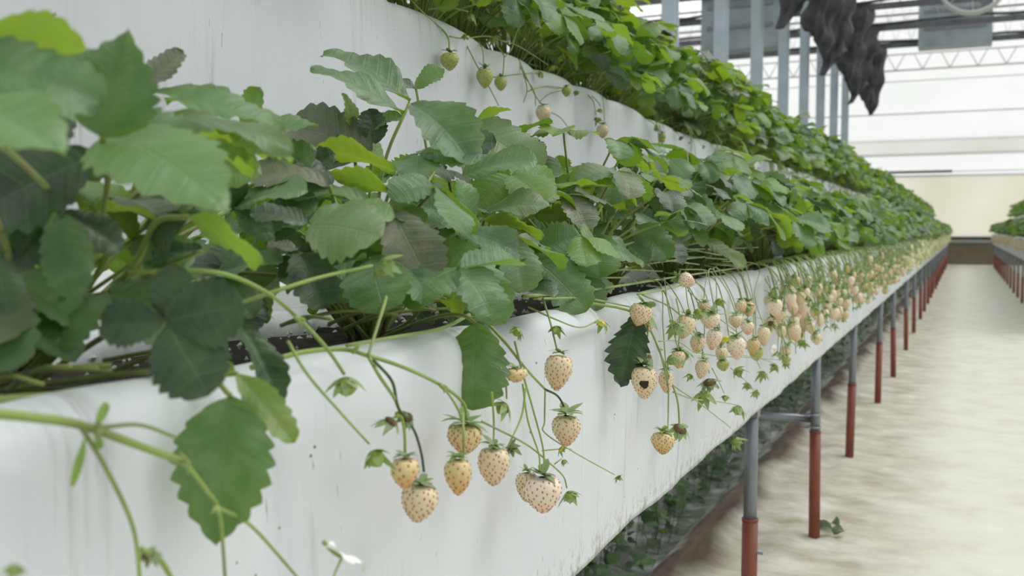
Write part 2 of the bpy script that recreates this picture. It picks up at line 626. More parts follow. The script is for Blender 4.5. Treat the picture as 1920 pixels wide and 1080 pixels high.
def plant_parts(rnd, root, lod, n, young=0.20, **kw):
    """crown, and leaves as parts with their petiole and leaflets"""
    for i in range(n):
        e, d, nrm, size, out = leaf_spec(rnd, i, n, **kw)
        b = out * 0.008 + Vector((0, 0, 0.004))
        m = LEAF_Y if rnd.random() < young else (LEAF_D if rnd.random() < 0.22 else LEAF)
        if lod == 4:
            mb = MB()
            tube(mb, petiole_pts(b, e, out, rnd), 0.0019, 0.0013, 6, 5)
            lf = mb.build('leaf', PETIOLE, root)
            var = rnd.random()

            def sink(pb, pd, pn, ps):
                q = MB()
                put_leaflet(q, pb, pd, pn, ps, rnd, 4, var=min(1, max(0.01, var + rnd.uniform(-.15, .15))))
                q.build('leaflet', m, lf)
            trifoliate(rnd, e, d, nrm, size, 4, sink)
        else:
            mb = MB()
            tube(mb, petiole_pts(b, e, out, rnd), 0.0019, 0.0013, 5, 3, mi=1)
            var = rnd.random()
            trifoliate(rnd, e, d, nrm, size, lod,
                       lambda pb, pd, pn, ps: put_leaflet(mb, pb, pd, pn, ps, rnd, lod, var=min(1, max(0.01, var + rnd.uniform(-.15, .15)))))
            mb.build('leaf', [m, PETIOLE], root)


def crown_mesh(rnd, root, n=9):
    mb = MB()
    for i in range(n):
        a = i * 2.4
        o = Vector((math.cos(a), math.sin(a), 0))
        tube(mb, [o * 0.010 + Vector((0, 0, -0.012)), o * 0.012 + Vector((0, 0, 0.006)), o * 0.015 + Vector((0, 0, 0.026))], 0.006, 0.002, 6, 3)
    mb.build('crown', CROWN_M, root)


def stalks_mesh(rnd, root, n=12, lod_sides=5):
    """short leaf stalks and runners low in the plant"""
    mb = MB()
    for i in range(n):
        a = rnd.uniform(0, 6.28)
        o = Vector((math.cos(a), math.sin(a), 0))
        h = rnd.uniform(0.05, 0.12)
        tube(mb, [o * 0.01, o * 0.03 + Vector((0, 0, h * 0.6)), o * rnd.uniform(0.04, 0.07) + Vector((0, 0, h))], 0.0017, 0.001, lod_sides, 3)
    mb.build('stalks', PETIOLE, root)


# ------------------------------------------------------------------ berries
def berry_body(w, h, seeds=110, rnd=RND, res=(40, 28), bite=0, mats=(BERRY, SEED), seed_r=0.00075):
    """berry hanging point down, its shoulder at z = 0, tip at z = -h"""
    mb = MB()
    nu, nv = res
    V = []
    ph = rnd.uniform(0, 6)

    def prof(t):           # t 0 top .. 1 tip
        return w / 2 * (math.sin(math.pi * min(1, t ** 0.80 * 0.97 + 0.03)) ** 0.66) * (1 - 0.10 * t)
    sp = []
    for k in range(seeds):
        t = 0.08 + 0.88 * (k + 0.5) / seeds
        sp.append((min(.97, t + rnd.uniform(-.018, .018)), (k * 2.399963 + rnd.uniform(-.14, .14)) % (2 * math.pi)))
    spn = np.array(sp) if seeds else None
    sxyz = np.array([[prof(t) * math.cos(a), prof(t) * math.sin(a), -h * t] for t, a in sp]) if seeds else None

    def surf(t, a):
        r = prof(t) * (1 + 0.045 * math.sin(2 * a + ph) + 0.03 * math.sin(3 * a + 2 * ph + 4 * t))
        z = -h * t + 0.08 * h * math.exp(-(t / 0.08) ** 2) * -1
        return Vector((r * math.cos(a), r * math.sin(a), z))
    for i in range(nv + 1):
        t = i / nv
        for j in range(nu):
            a = 2 * math.pi * j / nu
            V.append(surf(t, a))
    f = []
    for i in range(nv):
        for j in range(nu):
            a, b = i * nu + j, i * nu + (j + 1) % nu
            f.append((a, a + nu, b + nu, b))
    VV = np.array([tuple(v) for v in V])
    if seeds and nv > 12:      # a shallow pit round every seed
        S = np.array([tuple(surf(t, a)) for t, a in sp])
        d2 = ((VV[:, None, :] - S[None]) ** 2).sum(2).min(1)
        c = VV.copy()
        c[:, 2] += h * 0.45
        nn = c / (np.linalg.norm(c, axis=1)[:, None] + 1e-9)
        VV = VV - nn * (0.0006 * np.exp(-d2 / (0.0013 ** 2)))[:, None]
    mb.add(VV, f)
    for t, a in sp:            # seeds: small flattened pips, pointed downwards
        p = surf(t, a)
        n_ = (p + Vector((0, 0, h * 0.45 * 1.0))).normalized()
        dn = (surf(min(1, t + 0.03), a) - p)
        dn = dn.normalized() if dn.length > 1e-9 else Vector((0, 0, -1))
        sdv = n_.cross(dn)
        c0 = p - n_ * 0.0001
        R = seed_r * rnd.uniform(0.85, 1.25)
        pts = [c0 - dn * R * 1.3, c0 + sdv * R * 0.75, c0 + dn * R * 1.5, c0 - sdv * R * 0.75, c0 + n_ * R * 0.7]
        mb.add([tuple(q) for q in pts], [(0, 1, 4), (1, 2, 4), (2, 3, 4), (3, 0, 4)], mi=1)
    return mb


def calyx_mb(r, rnd, n=10, lift=0.3, z0=0.0, length=1.0, detail=4):
    mb = MB()
    for k in range(n):
        a = 2 * math.pi * (k + rnd.uniform(-.25, .25)) / n
        o = Vector((math.cos(a), math.sin(a), 0))
        s = Vector((-math.sin(a), math.cos(a), 0))
        ln = r * length * rnd.uniform(0.8, 1.2)
        lf = lift + rnd.uniform(-0.35, 0.45)
        V, Fc = [], []
        for i in range(detail + 1):
            t = i / detail
            wd = r * 0.26 * (math.sin(math.pi * (0.12 + 0.88 * t)) ** 0.8) if t < 1 else 0.0002
            c = o * (ln * t) + Vector((0, 0, z0 + ln * (lf * t - 0.55 * t * t * (1 if k % 2 else 0.4))))
            V += [tuple(c - s * wd), tuple(c + Vector((0, 0, -0.12 * wd))), tuple(c + s * wd)]
        for i in range(detail):
            for j in range(2):
                b = i * 3 + j
                Fc.append((b, b + 1, b + 4, b + 3))
        mb.add(V, Fc, uv=[(0.5, 0.5)] * len(V), var=rnd.uniform(0.2, 0.9))
    return mb


def dome(mb, r, h, mi=0, nu=12, nv=6, z=0.0):
    V, f = [], []
    for i in range(nv + 1):
        t = i / nv
        for j in range(nu):
            a = 2 * math.pi * j / nu
            rr = r * math.sin(math.pi * (0.12 + 0.88 * t)) ** 0.7 if t < 1 else 0.0001
            V.append((rr * math.cos(a), rr * math.sin(a), z - h * t))
    for i in range(nv):
        for j in range(nu):
            a, b = i * nu + j, i * nu + (j + 1) % nu
            f.append((a, a + nu, b + nu, b))
    mb.add(V, f, mi=mi)


LEAFC = leaf_material('calyx_leafy', (0.10, 0.22, 0.05), (0.22, 0.36, 0.11), (0.22, 0.34, 0.13), (0.35, 0.55, 0.05), 0.25)
LEAFC_D = leaf_material('calyx_leafy_dark', (0.03, 0.08, 0.02), (0.08, 0.15, 0.05), (0.08, 0.13, 0.05), (0.15, 0.25, 0.02), 0.15)

# ================================================================== THE SETTING
FX, BX = -0.330, -0.60         # lower trough: front and back lip
LZ = CAM_H - 0.073             # its lip height
EDGE = CAM_H - 0.325           # bottom hem of its film
UFX, UBX = -0.70, -0.97        # upper trough
ULZ = CAM_H + 0.285
UEDGE = CAM_H - 0.07
END_Y = 25.2


def updz(y):
    return float(np.interp(y, [0, 1.1, 1.6, 2.75, 5, 25], [.050, .030, .010, -.020, -.012, -.010]))


def ysteps(y0, y1, near=0.012):
    ys, y = [], y0
    while y < y1:
        ys.append(y)
        y += near * max(1.0, (y - 0.5) * 0.55) if y > 0.5 else near
    ys.append(y1)
    return ys


def trough(name, fx, bx, lz, edge, sgn, y0, y1, seed, near=0.012, dz=None, amp=1.0):
    """white film draped over a long trough; sgn=+1: aisle side towards +X"""
    rs = noise
    prof = []
    R = 0.022
    w = abs(fx - bx)
    # (outward distance from the front plane, height, lip weight, face weight, hem)
    prof.append((-0.020, lz - 0.055, 0.0, 0, 0))
    prof.append((-0.052, lz - 0.045, 0.2, 0, 0))
    for a in np.linspace(200, 0, 11):
        r = math.radians(a)
        prof.append((-R + R * math.cos(r), lz - R + R * math.sin(r), 1.0, 0, 0))
    H = lz - edge
    for t in (0.10, 0.17, 0.24, 0.32, 0.40, 0.50, 0.60, 0.70, 0.80, 0.88, 0.94, 0.975, 1.0):
        prof.append((0.004 * math.sin(t * 3), lz - H * t, max(0, 1 - t * 1.15) ** 1.4, 1, max(0.0, (t - 0.86) / 0.14)))
    prof.append((-0.003, edge + 0.001, 0, 1, 1))
    prof.append((-0.004, edge + 0.10, 0, 1, 0.0))
    front = prof
    ys = ysteps(y0, y1, near)
    V, hem = [], []
    nf = len(front)
    for y in ys:
        n1 = noise.noise(Vector((y * 1.7, seed, 0)))
        n2 = noise.noise(Vector((y * 5.1, seed + 9, 0)))
        cell = y / 0.235 + 0.5 * n1
        sc = abs(math.sin(math.pi * cell)) ** 0.55
        sc = 1 - amp * (1 - sc)
        bul = 0.027 * sc - 0.019 + 0.005 * n2
        n3 = noise.noise(Vector((y * 2.3, seed + 20, 0)))
        row = []
        for (dx, z, lw, fw, hm) in front:
            fr = noise.noise(Vector((y * 7.0, z * 3.5, seed + 3)))
            px = fx + sgn * (dx + bul * lw + fw * (0.0045 * fr * (0.4 + sc) + 0.004 * n3 * (1 - lw)))
            pz = z + lw * (0.005 * n1 + 0.009 * (sc - 0.7)) + (0.0012 * noise.noise(Vector((y * 40, seed, 4))) if hm > 0.9 else 0)
            row.append((px, y, pz + (dz(y) if dz else 0)))
            hem.append(hm * 0.99 + 0.001)
        # mirrored back side
        for (dx, z, lw, fw, hm) in reversed(front):
            fr = noise.noise(Vector((y * 7.0, z * 3.5, seed + 33)))
            px = bx - sgn * (dx + bul * lw + fw * 0.0035 * fr)
            row.append((px, y, z + lw * 0.005 * n2 + (dz(y) if dz else 0)))
            hem.append(hm * 0.99 + 0.001)
        V += row
    m = nf * 2
    Fc = []
    order = list(range(m))
    for i in range(len(ys) - 1):
        for j in range(m):
            if j == m - 1:
                a, b = j, 0            # the trough floor, under the soil
            else:
                a, b = j, j + 1
            if j == nf - 1:            # between the two inner hems: the underside
                pass
            q = (i * m + a, i * m + b, (i + 1) * m + b, (i + 1) * m + a)
            Fc.append(q if sgn < 0 else q[::-1])
    mb = MB()
    mb.add(V, Fc, var=np.array(hem))
    # closed ends of the trough
    for i0, rev in ((0, False), (len(ys) - 1, True)):
        ff = []
        for j in range(nf - 1):
            k = m - 1 - j
            q = (i0 * m + j, i0 * m + j + 1, i0 * m + k - 1, i0 * m + k)
            ff.append(q if rev else q[::-1])
        mb.f += ff
        mb.mi += [0] * len(ff)
    o = mb.build(name, FILM, attr='hem')
    return o


def soil_strip(parent, fx, bx, z, y0, y1, seed, dz=None):
    xs = np.linspace(min(fx, bx) + 0.035, max(fx, bx) - 0.035, 9)
    ys = ysteps(y0, y1, 0.02)
    V, Fc = [], []
    for y in ys:
        for x in xs:
            V.append((x, y, z + (dz(y) if dz else 0) + 0.006 * noise.noise(Vector((x * 25, y * 25, seed))) + 0.004 * noise.noise(Vector((x * 80, y * 80, seed)))))
    m = len(xs)
    for i in range(len(ys) - 1):
        for j in range(m - 1):
            a = i * m + j
            Fc.append((a, a + 1, a + 1 + m, a + m))
    mb = MB()
    mb.add(V, Fc)
    s = mb.build('potting_soil', SOIL, parent)
    rnd = random.Random(seed)
    pm = MB()
    for k in range(900):
        y = rnd.uniform(y0, min(y1, y0 + 3.5))
        x = rnd.uniform(xs[0], xs[-1])
        if rnd.random() < 0.6:
            x = xs[0] + (xs[-1] - xs[0]) * rnd.uniform(0, 0.35) if fx > bx else xs[-1] - rnd.uniform(0, 0.06)
        r = rnd.uniform(0.0012, 0.0036)
        c = Vector((x, y, z + (dz(y) if dz else 0) + 0.004 + r * 0.4))
        vv = [c + Vector((rnd.uniform(-.3, .3) + a, rnd.uniform(-.3, .3) + b, rnd.uniform(-.2, .2) + d)) * r
              for a, b, d in ((1, 0, 0), (-1, 0, 0), (0, 1, 0), (0, -1, 0), (0, 0, 1), (0, 0, -1))]
        pm.add([tuple(q) for q in vv], [(0, 2, 4), (2, 1, 4), (1, 3, 4), (3, 0, 4), (2, 0, 5), (1, 2, 5), (3, 1, 5), (0, 3, 5)])
    tag(pm.build('perlite', PERLITE, parent, smooth=False), kind='stuff')


low = trough('planter_trough', FX, BX, LZ, EDGE, 1, -0.6, END_Y, 1.0, 0.008)
tag(low, 'long white film planting trough on the red sleeved posts beside the aisle, lower front tier', 'planter', 'film covered planting troughs')
soil_strip(low, FX, BX, LZ - 0.022, -0.55, END_Y - 0.05, 3)
upp = trough('planter_trough', UFX, UBX, ULZ, UEDGE, 1, -0.6, END_Y, 14.0, 0.012, updz, 0.55)
tag(upp, 'white film planting trough of the raised rear tier with small green berries hanging', 'planter', 'film covered planting troughs')
soil_strip(upp, UFX, UBX, ULZ - 0.022, -0.55, END_Y - 0.05, 5, updz)
RX = 0.60
rl = trough('planter_trough', RX, RX + 0.28, LZ, EDGE, -1, 9.0, END_Y, 31.0, 0.05)
tag(rl, 'lower white film trough on the far right side of the aisle', 'planter', 'film covered planting troughs')
soil_strip(rl, RX, RX + 0.28, LZ - 0.022, 9.05, END_Y - 0.05, 8)
ru = trough('planter_trough', RX + 0.38, RX + 0.65, ULZ, UEDGE, -1, 9.0, END_Y, 47.0, 0.05)
tag(ru, 'upper white film trough of the rack at the right edge of the photo', 'planter', 'film covered planting troughs')
soil_strip(ru, RX + 0.38, RX + 0.65, ULZ - 0.022, 9.05, END_Y - 0.05, 9)

# ground: aisle cloth, raised soft folds beside the posts, mud ridge and hollow under the rack
def ground():
    xs = sorted(set([-9.0, -6, -4, -3, -2.2, -1.6, -1.2] + [round(v, 3) for v in np.arange(-1.0, 1.05, 0.022)] + [1.2, 1.6, 2.4, 4, 7]))
    ys = [-2.5, -1.5] + ysteps(-0.8, 27.5, 0.025)
    V, Fc = [], []
    for y in ys:
        for x in xs:
            z = 0.0
            ax = abs(x)
            if 0.22 < ax < 1.0 and x < 0:
                k = math.exp(-((x + 0.43) / 0.12) ** 2)
                z += 0.016 * k * (0.6 + noise.noise(Vector((x * 5, y * 2.2, 1)))) + 0.012 * k * noise.noise(Vector((x * 16, y * 7, 2)))
                z += 0.045 * math.exp(-((x + 0.60) / 0.055) ** 2) * (0.9 + 0.6 * noise.noise(Vector((x * 3, y * 1.6, 5))))
                if x < -0.66:
                    z -= 0.02
                    z += 0.02 * noise.noise(Vector((x * 9, y * 9, 7)))
            z += 0.004 * noise.noise(Vector((x * 2.5, y * 2.5, 3)))
            V.append((x, y, z - 0.004))
    m = len(xs)
    for i in range(len(ys) - 1):
        for j in range(m - 1):
            a = i * m + j
            Fc.append((a, a + 1, a + 1 + m, a + m))
    mb = MB()
    mb.add(V, Fc)
    tag(mb.build('floor', GROUND), kind='structure')


ground()

WY = 26.3                                        # end wall
def wbox(name, x0, x1, y0, y1, z0, z1, m):
    mb = MB()
    mb.add(*boxv(x0, x1, y0, y1, z0, z1))
    o = mb.build(name, m, smooth=False)
    tag(o, kind='structure')
    return o


def wh(y):        # pixel row on the end wall near u=1800 -> height
    return CAM_H + (432 - y) * 24.1 / F


wbox('wall_back', -9, 7, WY, WY + 0.02, wh(445), wh(330), WALL_B)
wbox('wall_back_upper', -9, 7, WY, WY + 0.02, wh(330), wh(288), WALL_W)
wbox('wall_back_middle', -9, 7, WY, WY + 0.02, wh(288), wh(262), WALL_M)
wbox('wall_back_top', -9, 7, WY, WY + 0.02, wh(262), 6.2, WALL_W)
wbox('baseboard_back', -9, 7, WY - 0.08, WY + 0.12, -0.1, wh(455), CONCRETE)
wbox('trim_1', -9, 7, WY - 0.11, WY + 0.12, wh(455), wh(449), LEDGE)
wbox('trim_2', -9, 7, WY - 0.03, WY + 0.05, wh(449), wh(444), BLACKLINE)  # dark strip in place of the unlit gap above the ledge
for i, (y, t, mm) in enumerate(((330, 0.035, TRIM), (322, 0.02, TRIM), (290, 0.03, TRIM), (212, 0.03, TRIM), (151, 0.02, TRIM))):
    wbox('trim_%d' % (i + 3), -9, 7, WY - 0.04, WY - 0.002, wh(y) - t * 0.6, wh(y) + t * 0.6, mm)
wbox('trim_8', -1.75, -0.3, WY - 0.09, WY - 0.045, wh(322) - 0.03, wh(322) + 0.03, BEAM)
wbox('wall_left', -9.02, -9, -2.5, WY, -0.1, 5.4, WALL_W)
wbox('wall_right', 7, 7.02, -2.5, WY, -0.1, 5.4, WALL_W)

# arched roof film
mb = MB()
V, Fc = [], []
arc = [(-9 + 16 * i / 24, 5.35 + 1.3 * math.sin(math.pi * ((-9 + 16 * i / 24 + 9) % 8) / 8)) for i in range(25)]
for y in (-2.5, WY):
    V += [(x, y, z) for x, z in arc]
for i in range(24):
    Fc.append((i, i + 1, i + 26, i + 25))
mb.add(V, Fc)
tag(mb.build('ceiling', ROOF), kind='structure')

ORD = ['first', 'second', 'third', 'fourth', 'fifth', 'sixth', 'seventh', 'eighth', 'ninth', 'tenth', 'eleventh', 'twelfth', 'thirteenth',
       'fourteenth', 'fifteenth', 'sixteenth', 'seventeenth', 'eighteenth', 'nineteenth', 'twentieth', 'twenty-first', 'twenty-second', 'twenty-third',
       'twenty-fourth', 'twenty-fifth', 'twenty-sixth', 'twenty-seventh', 'twenty-eighth', 'twenty-ninth', 'thirtieth']

# columns, cross beams, hanging shade bundles
CX = -2.4
COLY = [6.66 + 2 * k for k in range(9)]
BH = CAM_H + 3.88
for k, y in enumerate(COLY):
    o = empty('greenhouse_column', (CX, y, 0))
    tag(o, 'pale blue-grey greenhouse column, %s of the row rising behind the upper plants' % ORD[k], 'column', 'greenhouse columns behind the rack')
    mb = MB()
    mb.add(*boxv(-0.06, 0.06, -0.06, 0.06, 0, 5.3))
    mb.add(*boxv(-0.075, 0.075, -0.02, 0.02, 0, 5.3))
    mb.build('shaft', COLUMN, o, smooth=False)
    mb = MB()
    mb.add(*boxv(-0.13, 0.13, -0.13, 0.13, 0, 0.02))
    mb.build('base_plate', STEEL, o, smooth=False)
for k in range(8):
    y = COLY[k + 1]
    o = empty('cross_beam', (0, y + 0.0, BH))
    tag(o, 'dark grey roof beam with cable ties, %s spanning the aisle from the front' % ORD[k], 'beam', 'roof beams crossing the aisle')
    mb = MB()
    mb.add(*boxv(-8.9, 6.9, -0.03 - 0.09, 0.03 - 0.09, -0.06, 0.05))
    mb.build('rail', BEAM, o, smooth=False)
    mb = MB()
    rr = random.Random(k)
    pts = [(-8.8 + 0.5 * i, -0.13 + rr.uniform(-.02, .02), 0.08 + rr.uniform(-0.03, 0.03)) for i in range(32)]
    tube(mb, pts, 0.028, sides=6, k=3)
    mb.build('cable', DARKNET, o)
    mb = MB()
    tube(mb, [(-8.8, -0.09, 0.62), (6.8, -0.09, 0.62)], 0.02, smooth=False, sides=6)
    mb.build('top_wire', BEAM, o)
    mb = MB()
    for i in range(52):
        x = -8.6 + i * 0.3
        tube(mb, [(x, -0.09, 0.05), (x + 0.15, -0.09, 0.62), (x + 0.3, -0.09, 0.05)], 0.006, smooth=False, sides=4)
    mb.build('lattice', PALE, o)
# lattice truss against the end wall
o = empty('lattice_truss', (0, WY - 0.35, wh(134)))
tag(o, 'thin pale zigzag lattice truss across the far end wall', 'truss')
mb = MB()
tube(mb, [(-8.9, 0, 0), (6.9, 0, 0)], 0.022, smooth=False, sides=6)
tube(mb, [(-8.9, 0, 0.38), (6.9, 0, 0.38)], 0.018, smooth=False, sides=6)
mb.build('chords', PALE, o)
mb = MB()
for i in range(26):
    x = -8.8 + i * 0.6
    tube(mb, [(x, 0, 0), (x + 0.2, 0, 0.38), (x + 0.4, 0, 0.38), (x + 0.6, 0, 0)], 0.012, smooth=False, sides=5)
mb.build('zigzag', PALE, o)


def bundle(y, seed):
    rnd = random.Random(seed)
    mb = MB()
    nu, nv = 22, 16
    V, f = [], []
    for i in range(nv + 1):
        t = i / nv
        for j in range(nu):
            a = 2 * math.pi * j / nu
            r = 0.215 * (1 - 0.45 * t) * (1 + 0.45 * noise.noise(Vector((math.cos(a) * 1.8, math.sin(a) * 1.8 + seed, t * 4)))) + 0.04 * math.sin(a * 6 + seed + 3 * t) + 0.03 * math.sin(t * 17 + seed)
            V.append((r * math.cos(a) * 1.2 + 0.12 * (1 - t), r * math.sin(a) * 1.5, 0.15 - 1.25 * t ** 0.9 * (1 + 0.15 * math.cos(a + seed))))
    for i in range(nv):
        for j in range(nu):
            a, b = i * nu + j, i * nu + (j + 1) % nu
            f.append((a, b, b + nu, a + nu))
    f.append(tuple(range(nu)))
    f.append(tuple(range(nv * nu + nu - 1, nv * nu - 1, -1)))
    mb.add(V, f)
    return mb.build('shade_net_bundle', DARKNET, origin=None)


for k in range(2, 9):
    b = bundle(COLY[k], k * 3.1)
    b.location = (CX + 0.46, COLY[k] - 0.16, BH - 0.16)
    tag(b, 'dark gathered shade net bundle tied at the top of the %s pale column' % ORD[k], 'shade net', 'gathered shade nets at the columns')

# long gutter beam that joins the column tops
mb = MB()
mb.add(*boxv(CX - 0.14, CX + 0.14, -2.0, WY, BH + 0.25, BH + 0.48))
tag(mb.build('roof_gutter', BEAM, smooth=False), 'long dark metal gutter along the tops of the pale columns', 'gutter')

# heater / duct housings under the roof
for k, (u0, u1, v1, z, lab) in enumerate(((1727, 1853, 90, 20.2, 'blue-grey ventilation housing hanging above the middle of the aisle'),
                                          (1320, 1462, 98, 16.6, 'blue-grey ventilation housing seen between the pale columns'))):
    a, b = atz(u0, v1, z), atz(u1, v1, z)
    c = (a + b) / 2
    o = empty('ventilation_housing', (c.x, c.y, a.z))
    tag(o, lab, 'ventilation unit', 'ventilation housings under the roof')
    hw = (b - a).length / 2
    mb = MB()
    mb.add(*boxv(-hw, hw, -0.25, 0.25, 0.02, 1.5))
    mb.build('casing', HEATER, o, smooth=False)
    mb = MB()
    for i in range(3):
        mb.add(*boxv(-hw * 0.85, hw * 0.85, -0.27, -0.25, 0.35 + i * 0.34, 0.41 + i * 0.34))
    mb.build('louvre', STEEL, o, smooth=False)
    mb = MB()
    for s in (-1, 1):
        mb.add(*boxv(s * hw * 0.6 - 0.02, s * hw * 0.6 + 0.02, -0.02, 0.02, 1.5, 2.3))
    mb.build('hanger', STEEL, o, smooth=False)

# circulation fan with its guard ring
fc = atz(1825, -37, 10.0)
o = empty('circulation_fan', fc)
tag(o, 'round pale ringed circulation fan hanging at the top edge over the aisle', 'fan')
mb = MB()
R = 0.315
ring = [(R * math.cos(a), 0, R * math.sin(a)) for a in np.linspace(0, 2 * math.pi, 37)]
tube(mb, ring, 0.018, sides=8, smooth=False, cap=False)
ring = [(R * math.cos(a), 0.14, R * math.sin(a)) for a in np.linspace(0, 2 * math.pi, 37)]
tube(mb, ring, 0.012, sides=8, smooth=False, cap=False)
mb.build('guard_ring', PALE, o)
mb = MB()
for i in range(8):
    a = i * math.pi / 4
    tube(mb, [(0, -0.02, 0), (R * math.cos(a), 0, R * math.sin(a))], 0.005, sides=4, smooth=False)
mb.build('guard_spokes', PALE, o)
for i in range(4):
    a = i * math.pi / 2 + 0.5
    mb = MB()
    d = Vector((math.cos(a), 0, math.sin(a)))
    s = Vector((-math.sin(a), 0.5, math.cos(a))).normalized()
    V = [tuple(d * 0.05 - s * 0.03 + Vector((0, 0.07, 0))), tuple(d * 0.05 + s * 0.03 + Vector((0, 0.07, 0))),
         tuple(d * 0.28 + s * 0.08 + Vector((0, 0.07, 0))), tuple(d * 0.28 - s * 0.05 + Vector((0, 0.07, 0)))]
    V += [tuple(Vector(q) + Vector((0, 0.006, 0))) for q in V]
    mb.add(V, [(0, 1, 2, 3), (7, 6, 5, 4), (0, 4, 5, 1), (1, 5, 6, 2), (2, 6, 7, 3), (3, 7, 4, 0)])
    mb.build('blade', BEAM, o, smooth=False)
mb = MB()
tube(mb, [(0, -0.03, 0), (0, 0.2, 0)], 0.06, sides=14, smooth=False)
mb.build('motor', BEAM, o)
mb = MB()
tube(mb, [(0, 0.07, R), (0, 0.07, 5.2 - fc.z + 0.6)], 0.01, sides=6, smooth=False)
mb.build('hanger', STEEL, o)
# thin wires above
for k, (h, yy) in enumerate(((4.9, 14.0), (5.0, 17.0))):
    mb = MB()
    tube(mb, [(-8.9, yy, h), (-3, yy, h - 0.05), (2, yy, h - 0.02), (6.9, yy, h)], 0.012, sides=5)
    tag(mb.build('roof_wire', BEAM), 'thin dark wire strung across under the %s roof' % ('nearer' if k == 0 else 'farther'), 'wire')

# ------------------------------------------------------------------ support posts
POST_X = FX - 0.019
GZ = 0.0
base_off = [393, 273, 203, 154, 130, 106, 91, 79]
post_y = []
for off in base_off:
    z = F / math.cos(YAW) * abs(POST_X) / off
    post_y.append((z - abs(POST_X) * math.sin(YAW)) / math.cos(YAW))
post_y = [post_y[0] - 0.95] + post_y
y = post_y[-1]
while y < END_Y - 1.1:
    y += 1.05
    post_y.append(y)


def post(x, y, label, group, r=0.0125, red=0.27, lean=0.0, top=None):
    o = empty('support_post', (x, y, 0))
    tag(o, label, 'post', group)
    top = top or EDGE + 0.03
    mb = MB()
    tube(mb, [(lean * 0.3, 0, red - 0.05), (0, 0, top)], r, sides=16, smooth=False)
    mb.build('pipe', STEEL, o)
    mb = MB()
    tube(mb, [(lean, 0, -0.05), (lean * 0.3, 0, red)], r * 1.18, sides=16, smooth=False)
    tube(mb, [(lean * 0.3, 0, red - 0.004), (lean * 0.3, 0, red + 0.001)], r * 1.24, sides=16, smooth=False)
    mb.build('sleeve', RED, o)
    return o


rnd = random.Random(3)
for k, y in enumerate(post_y):
    red = CAM_H - 0.535 + rnd.uniform(-0.012, 0.012)
    if k == 0:
        lab = 'grey steel post with red sleeve just out of view below the nearest berries'
        continue
    lab = {1: 'nearest grey steel post with red lower sleeve under the trough hem',
           2: 'grey steel post with red sleeve and a horizontal crossbar clamped to it'}.get(
        k, 'grey steel post with red sleeve, %s from the front along the left rack' % ORD[min(k - 1, 29)])
    p = post(POST_X, y, lab, 'red sleeved posts under the left rack', red=red, lean=rnd.uniform(-0.008, 0.010))
    if k == 2:
        zc = CAM_H - 0.503
        mb = MB()
        tube(mb, [(0.012, 0.012, zc), (-0.45, 0.012, zc)], 0.0105, sides=14, smooth=False)
        mb.build('crossbar', STEEL, p)
        for dz in (0.016, -0.018):
            mb = MB()
            tube(mb, [(0.018 * math.cos(a) - 0.004, 0.018 * math.sin(a), zc + dz) for a in np.linspace(0, 2 * math.pi, 17)], 0.0022, sides=6, smooth=False, cap=False)
            tube(mb, [(0.01, -0.018, zc + dz), (-0.035, -0.018, zc + dz)], 0.002, sides=6, smooth=False)
            mb.build('clamp', STEEL, p)
    if k == 1:
        mb = MB()
        tube(mb, [(0, -0.0, red - 0.06), (0.024, 0.0, red - 0.062)], 0.004, sides=6, smooth=False)
        mb.build('bolt', STEEL, p)
        mb = MB()
        mb.add(*boxv(-0.03, 0.013, -0.014, 0.014, EDGE - 0.018, EDGE - 0.002))
        mb.build('bracket', STEEL, p, smooth=False)
# inner posts of the rack carrying the upper trough
for k in range(1, len(post_y), 2):
    post(-0.95, post_y[k], 'thin steel post under the rear edge of the left rack', 'rear posts of the left rack', red=0.25, top=ULZ - 0.1)
yy = 9.4
k = 0
while yy < END_Y - 0.3:
    post(RX + 0.012, yy, 'red sleeved steel post of the right rack, %s from its near end' % ORD[k], 'red sleeved posts under the right rack', red=0.29)
    yy += 1.05
    k += 1

# ================================================================== PLANTS
rndp = random.Random(11)
PX = -0.445


def mid_plant(seed, n, lod, **kw):
    r = random.Random(seed)
    root = empty('strawberry_plant', (0, 0, 0))
    plant_parts(r, root, lod, n, **kw)
    crown_mesh(r, root, 5)
    stalks_mesh(r, root, 26)
    return root


def far_plant(seed, n, young=0.27, **kw):
    r = random.Random(seed)
    mb = MB()
    root = empty('strawberry_plant', (0, 0, 0))
    for i in range(n):
        e, d, nrm, size, out = leaf_spec(r, i, n, **kw)
        q = r.random()
        mi = 0 if q < 0.58 else (1 if q < 0.58 + young else 2)
        var = r.random()
        trifoliate(r, e, d, nrm, size, 1, lambda pb, pd, pn, ps: put_leaflet(mb, pb, pd, pn, ps, r, 1, var=var, mi=mi))
    mb.build('foliage', [LEAF, LEAF_Y, LEAF_D], root)
    mb = MB()
    for i in range(n):
        e, d, nrm, size, out = leaf_spec(random.Random(seed * 100 + i), i, n, **kw)
        tube(mb, petiole_pts(out * 0.01, e, out, r), 0.002, 0.0013, 4, 2)
    mb.build('stalks', PETIOLE, root)
    return root


UP = dict(top=(0.045, 0.265), reach=(0.03, 0.16), size=(0.052, 0.075), lean=0.0)
LOW = dict(top=(0.075, 0.205), reach=(0.03, 0.155), size=(0.050, 0.072), lean=0.015)

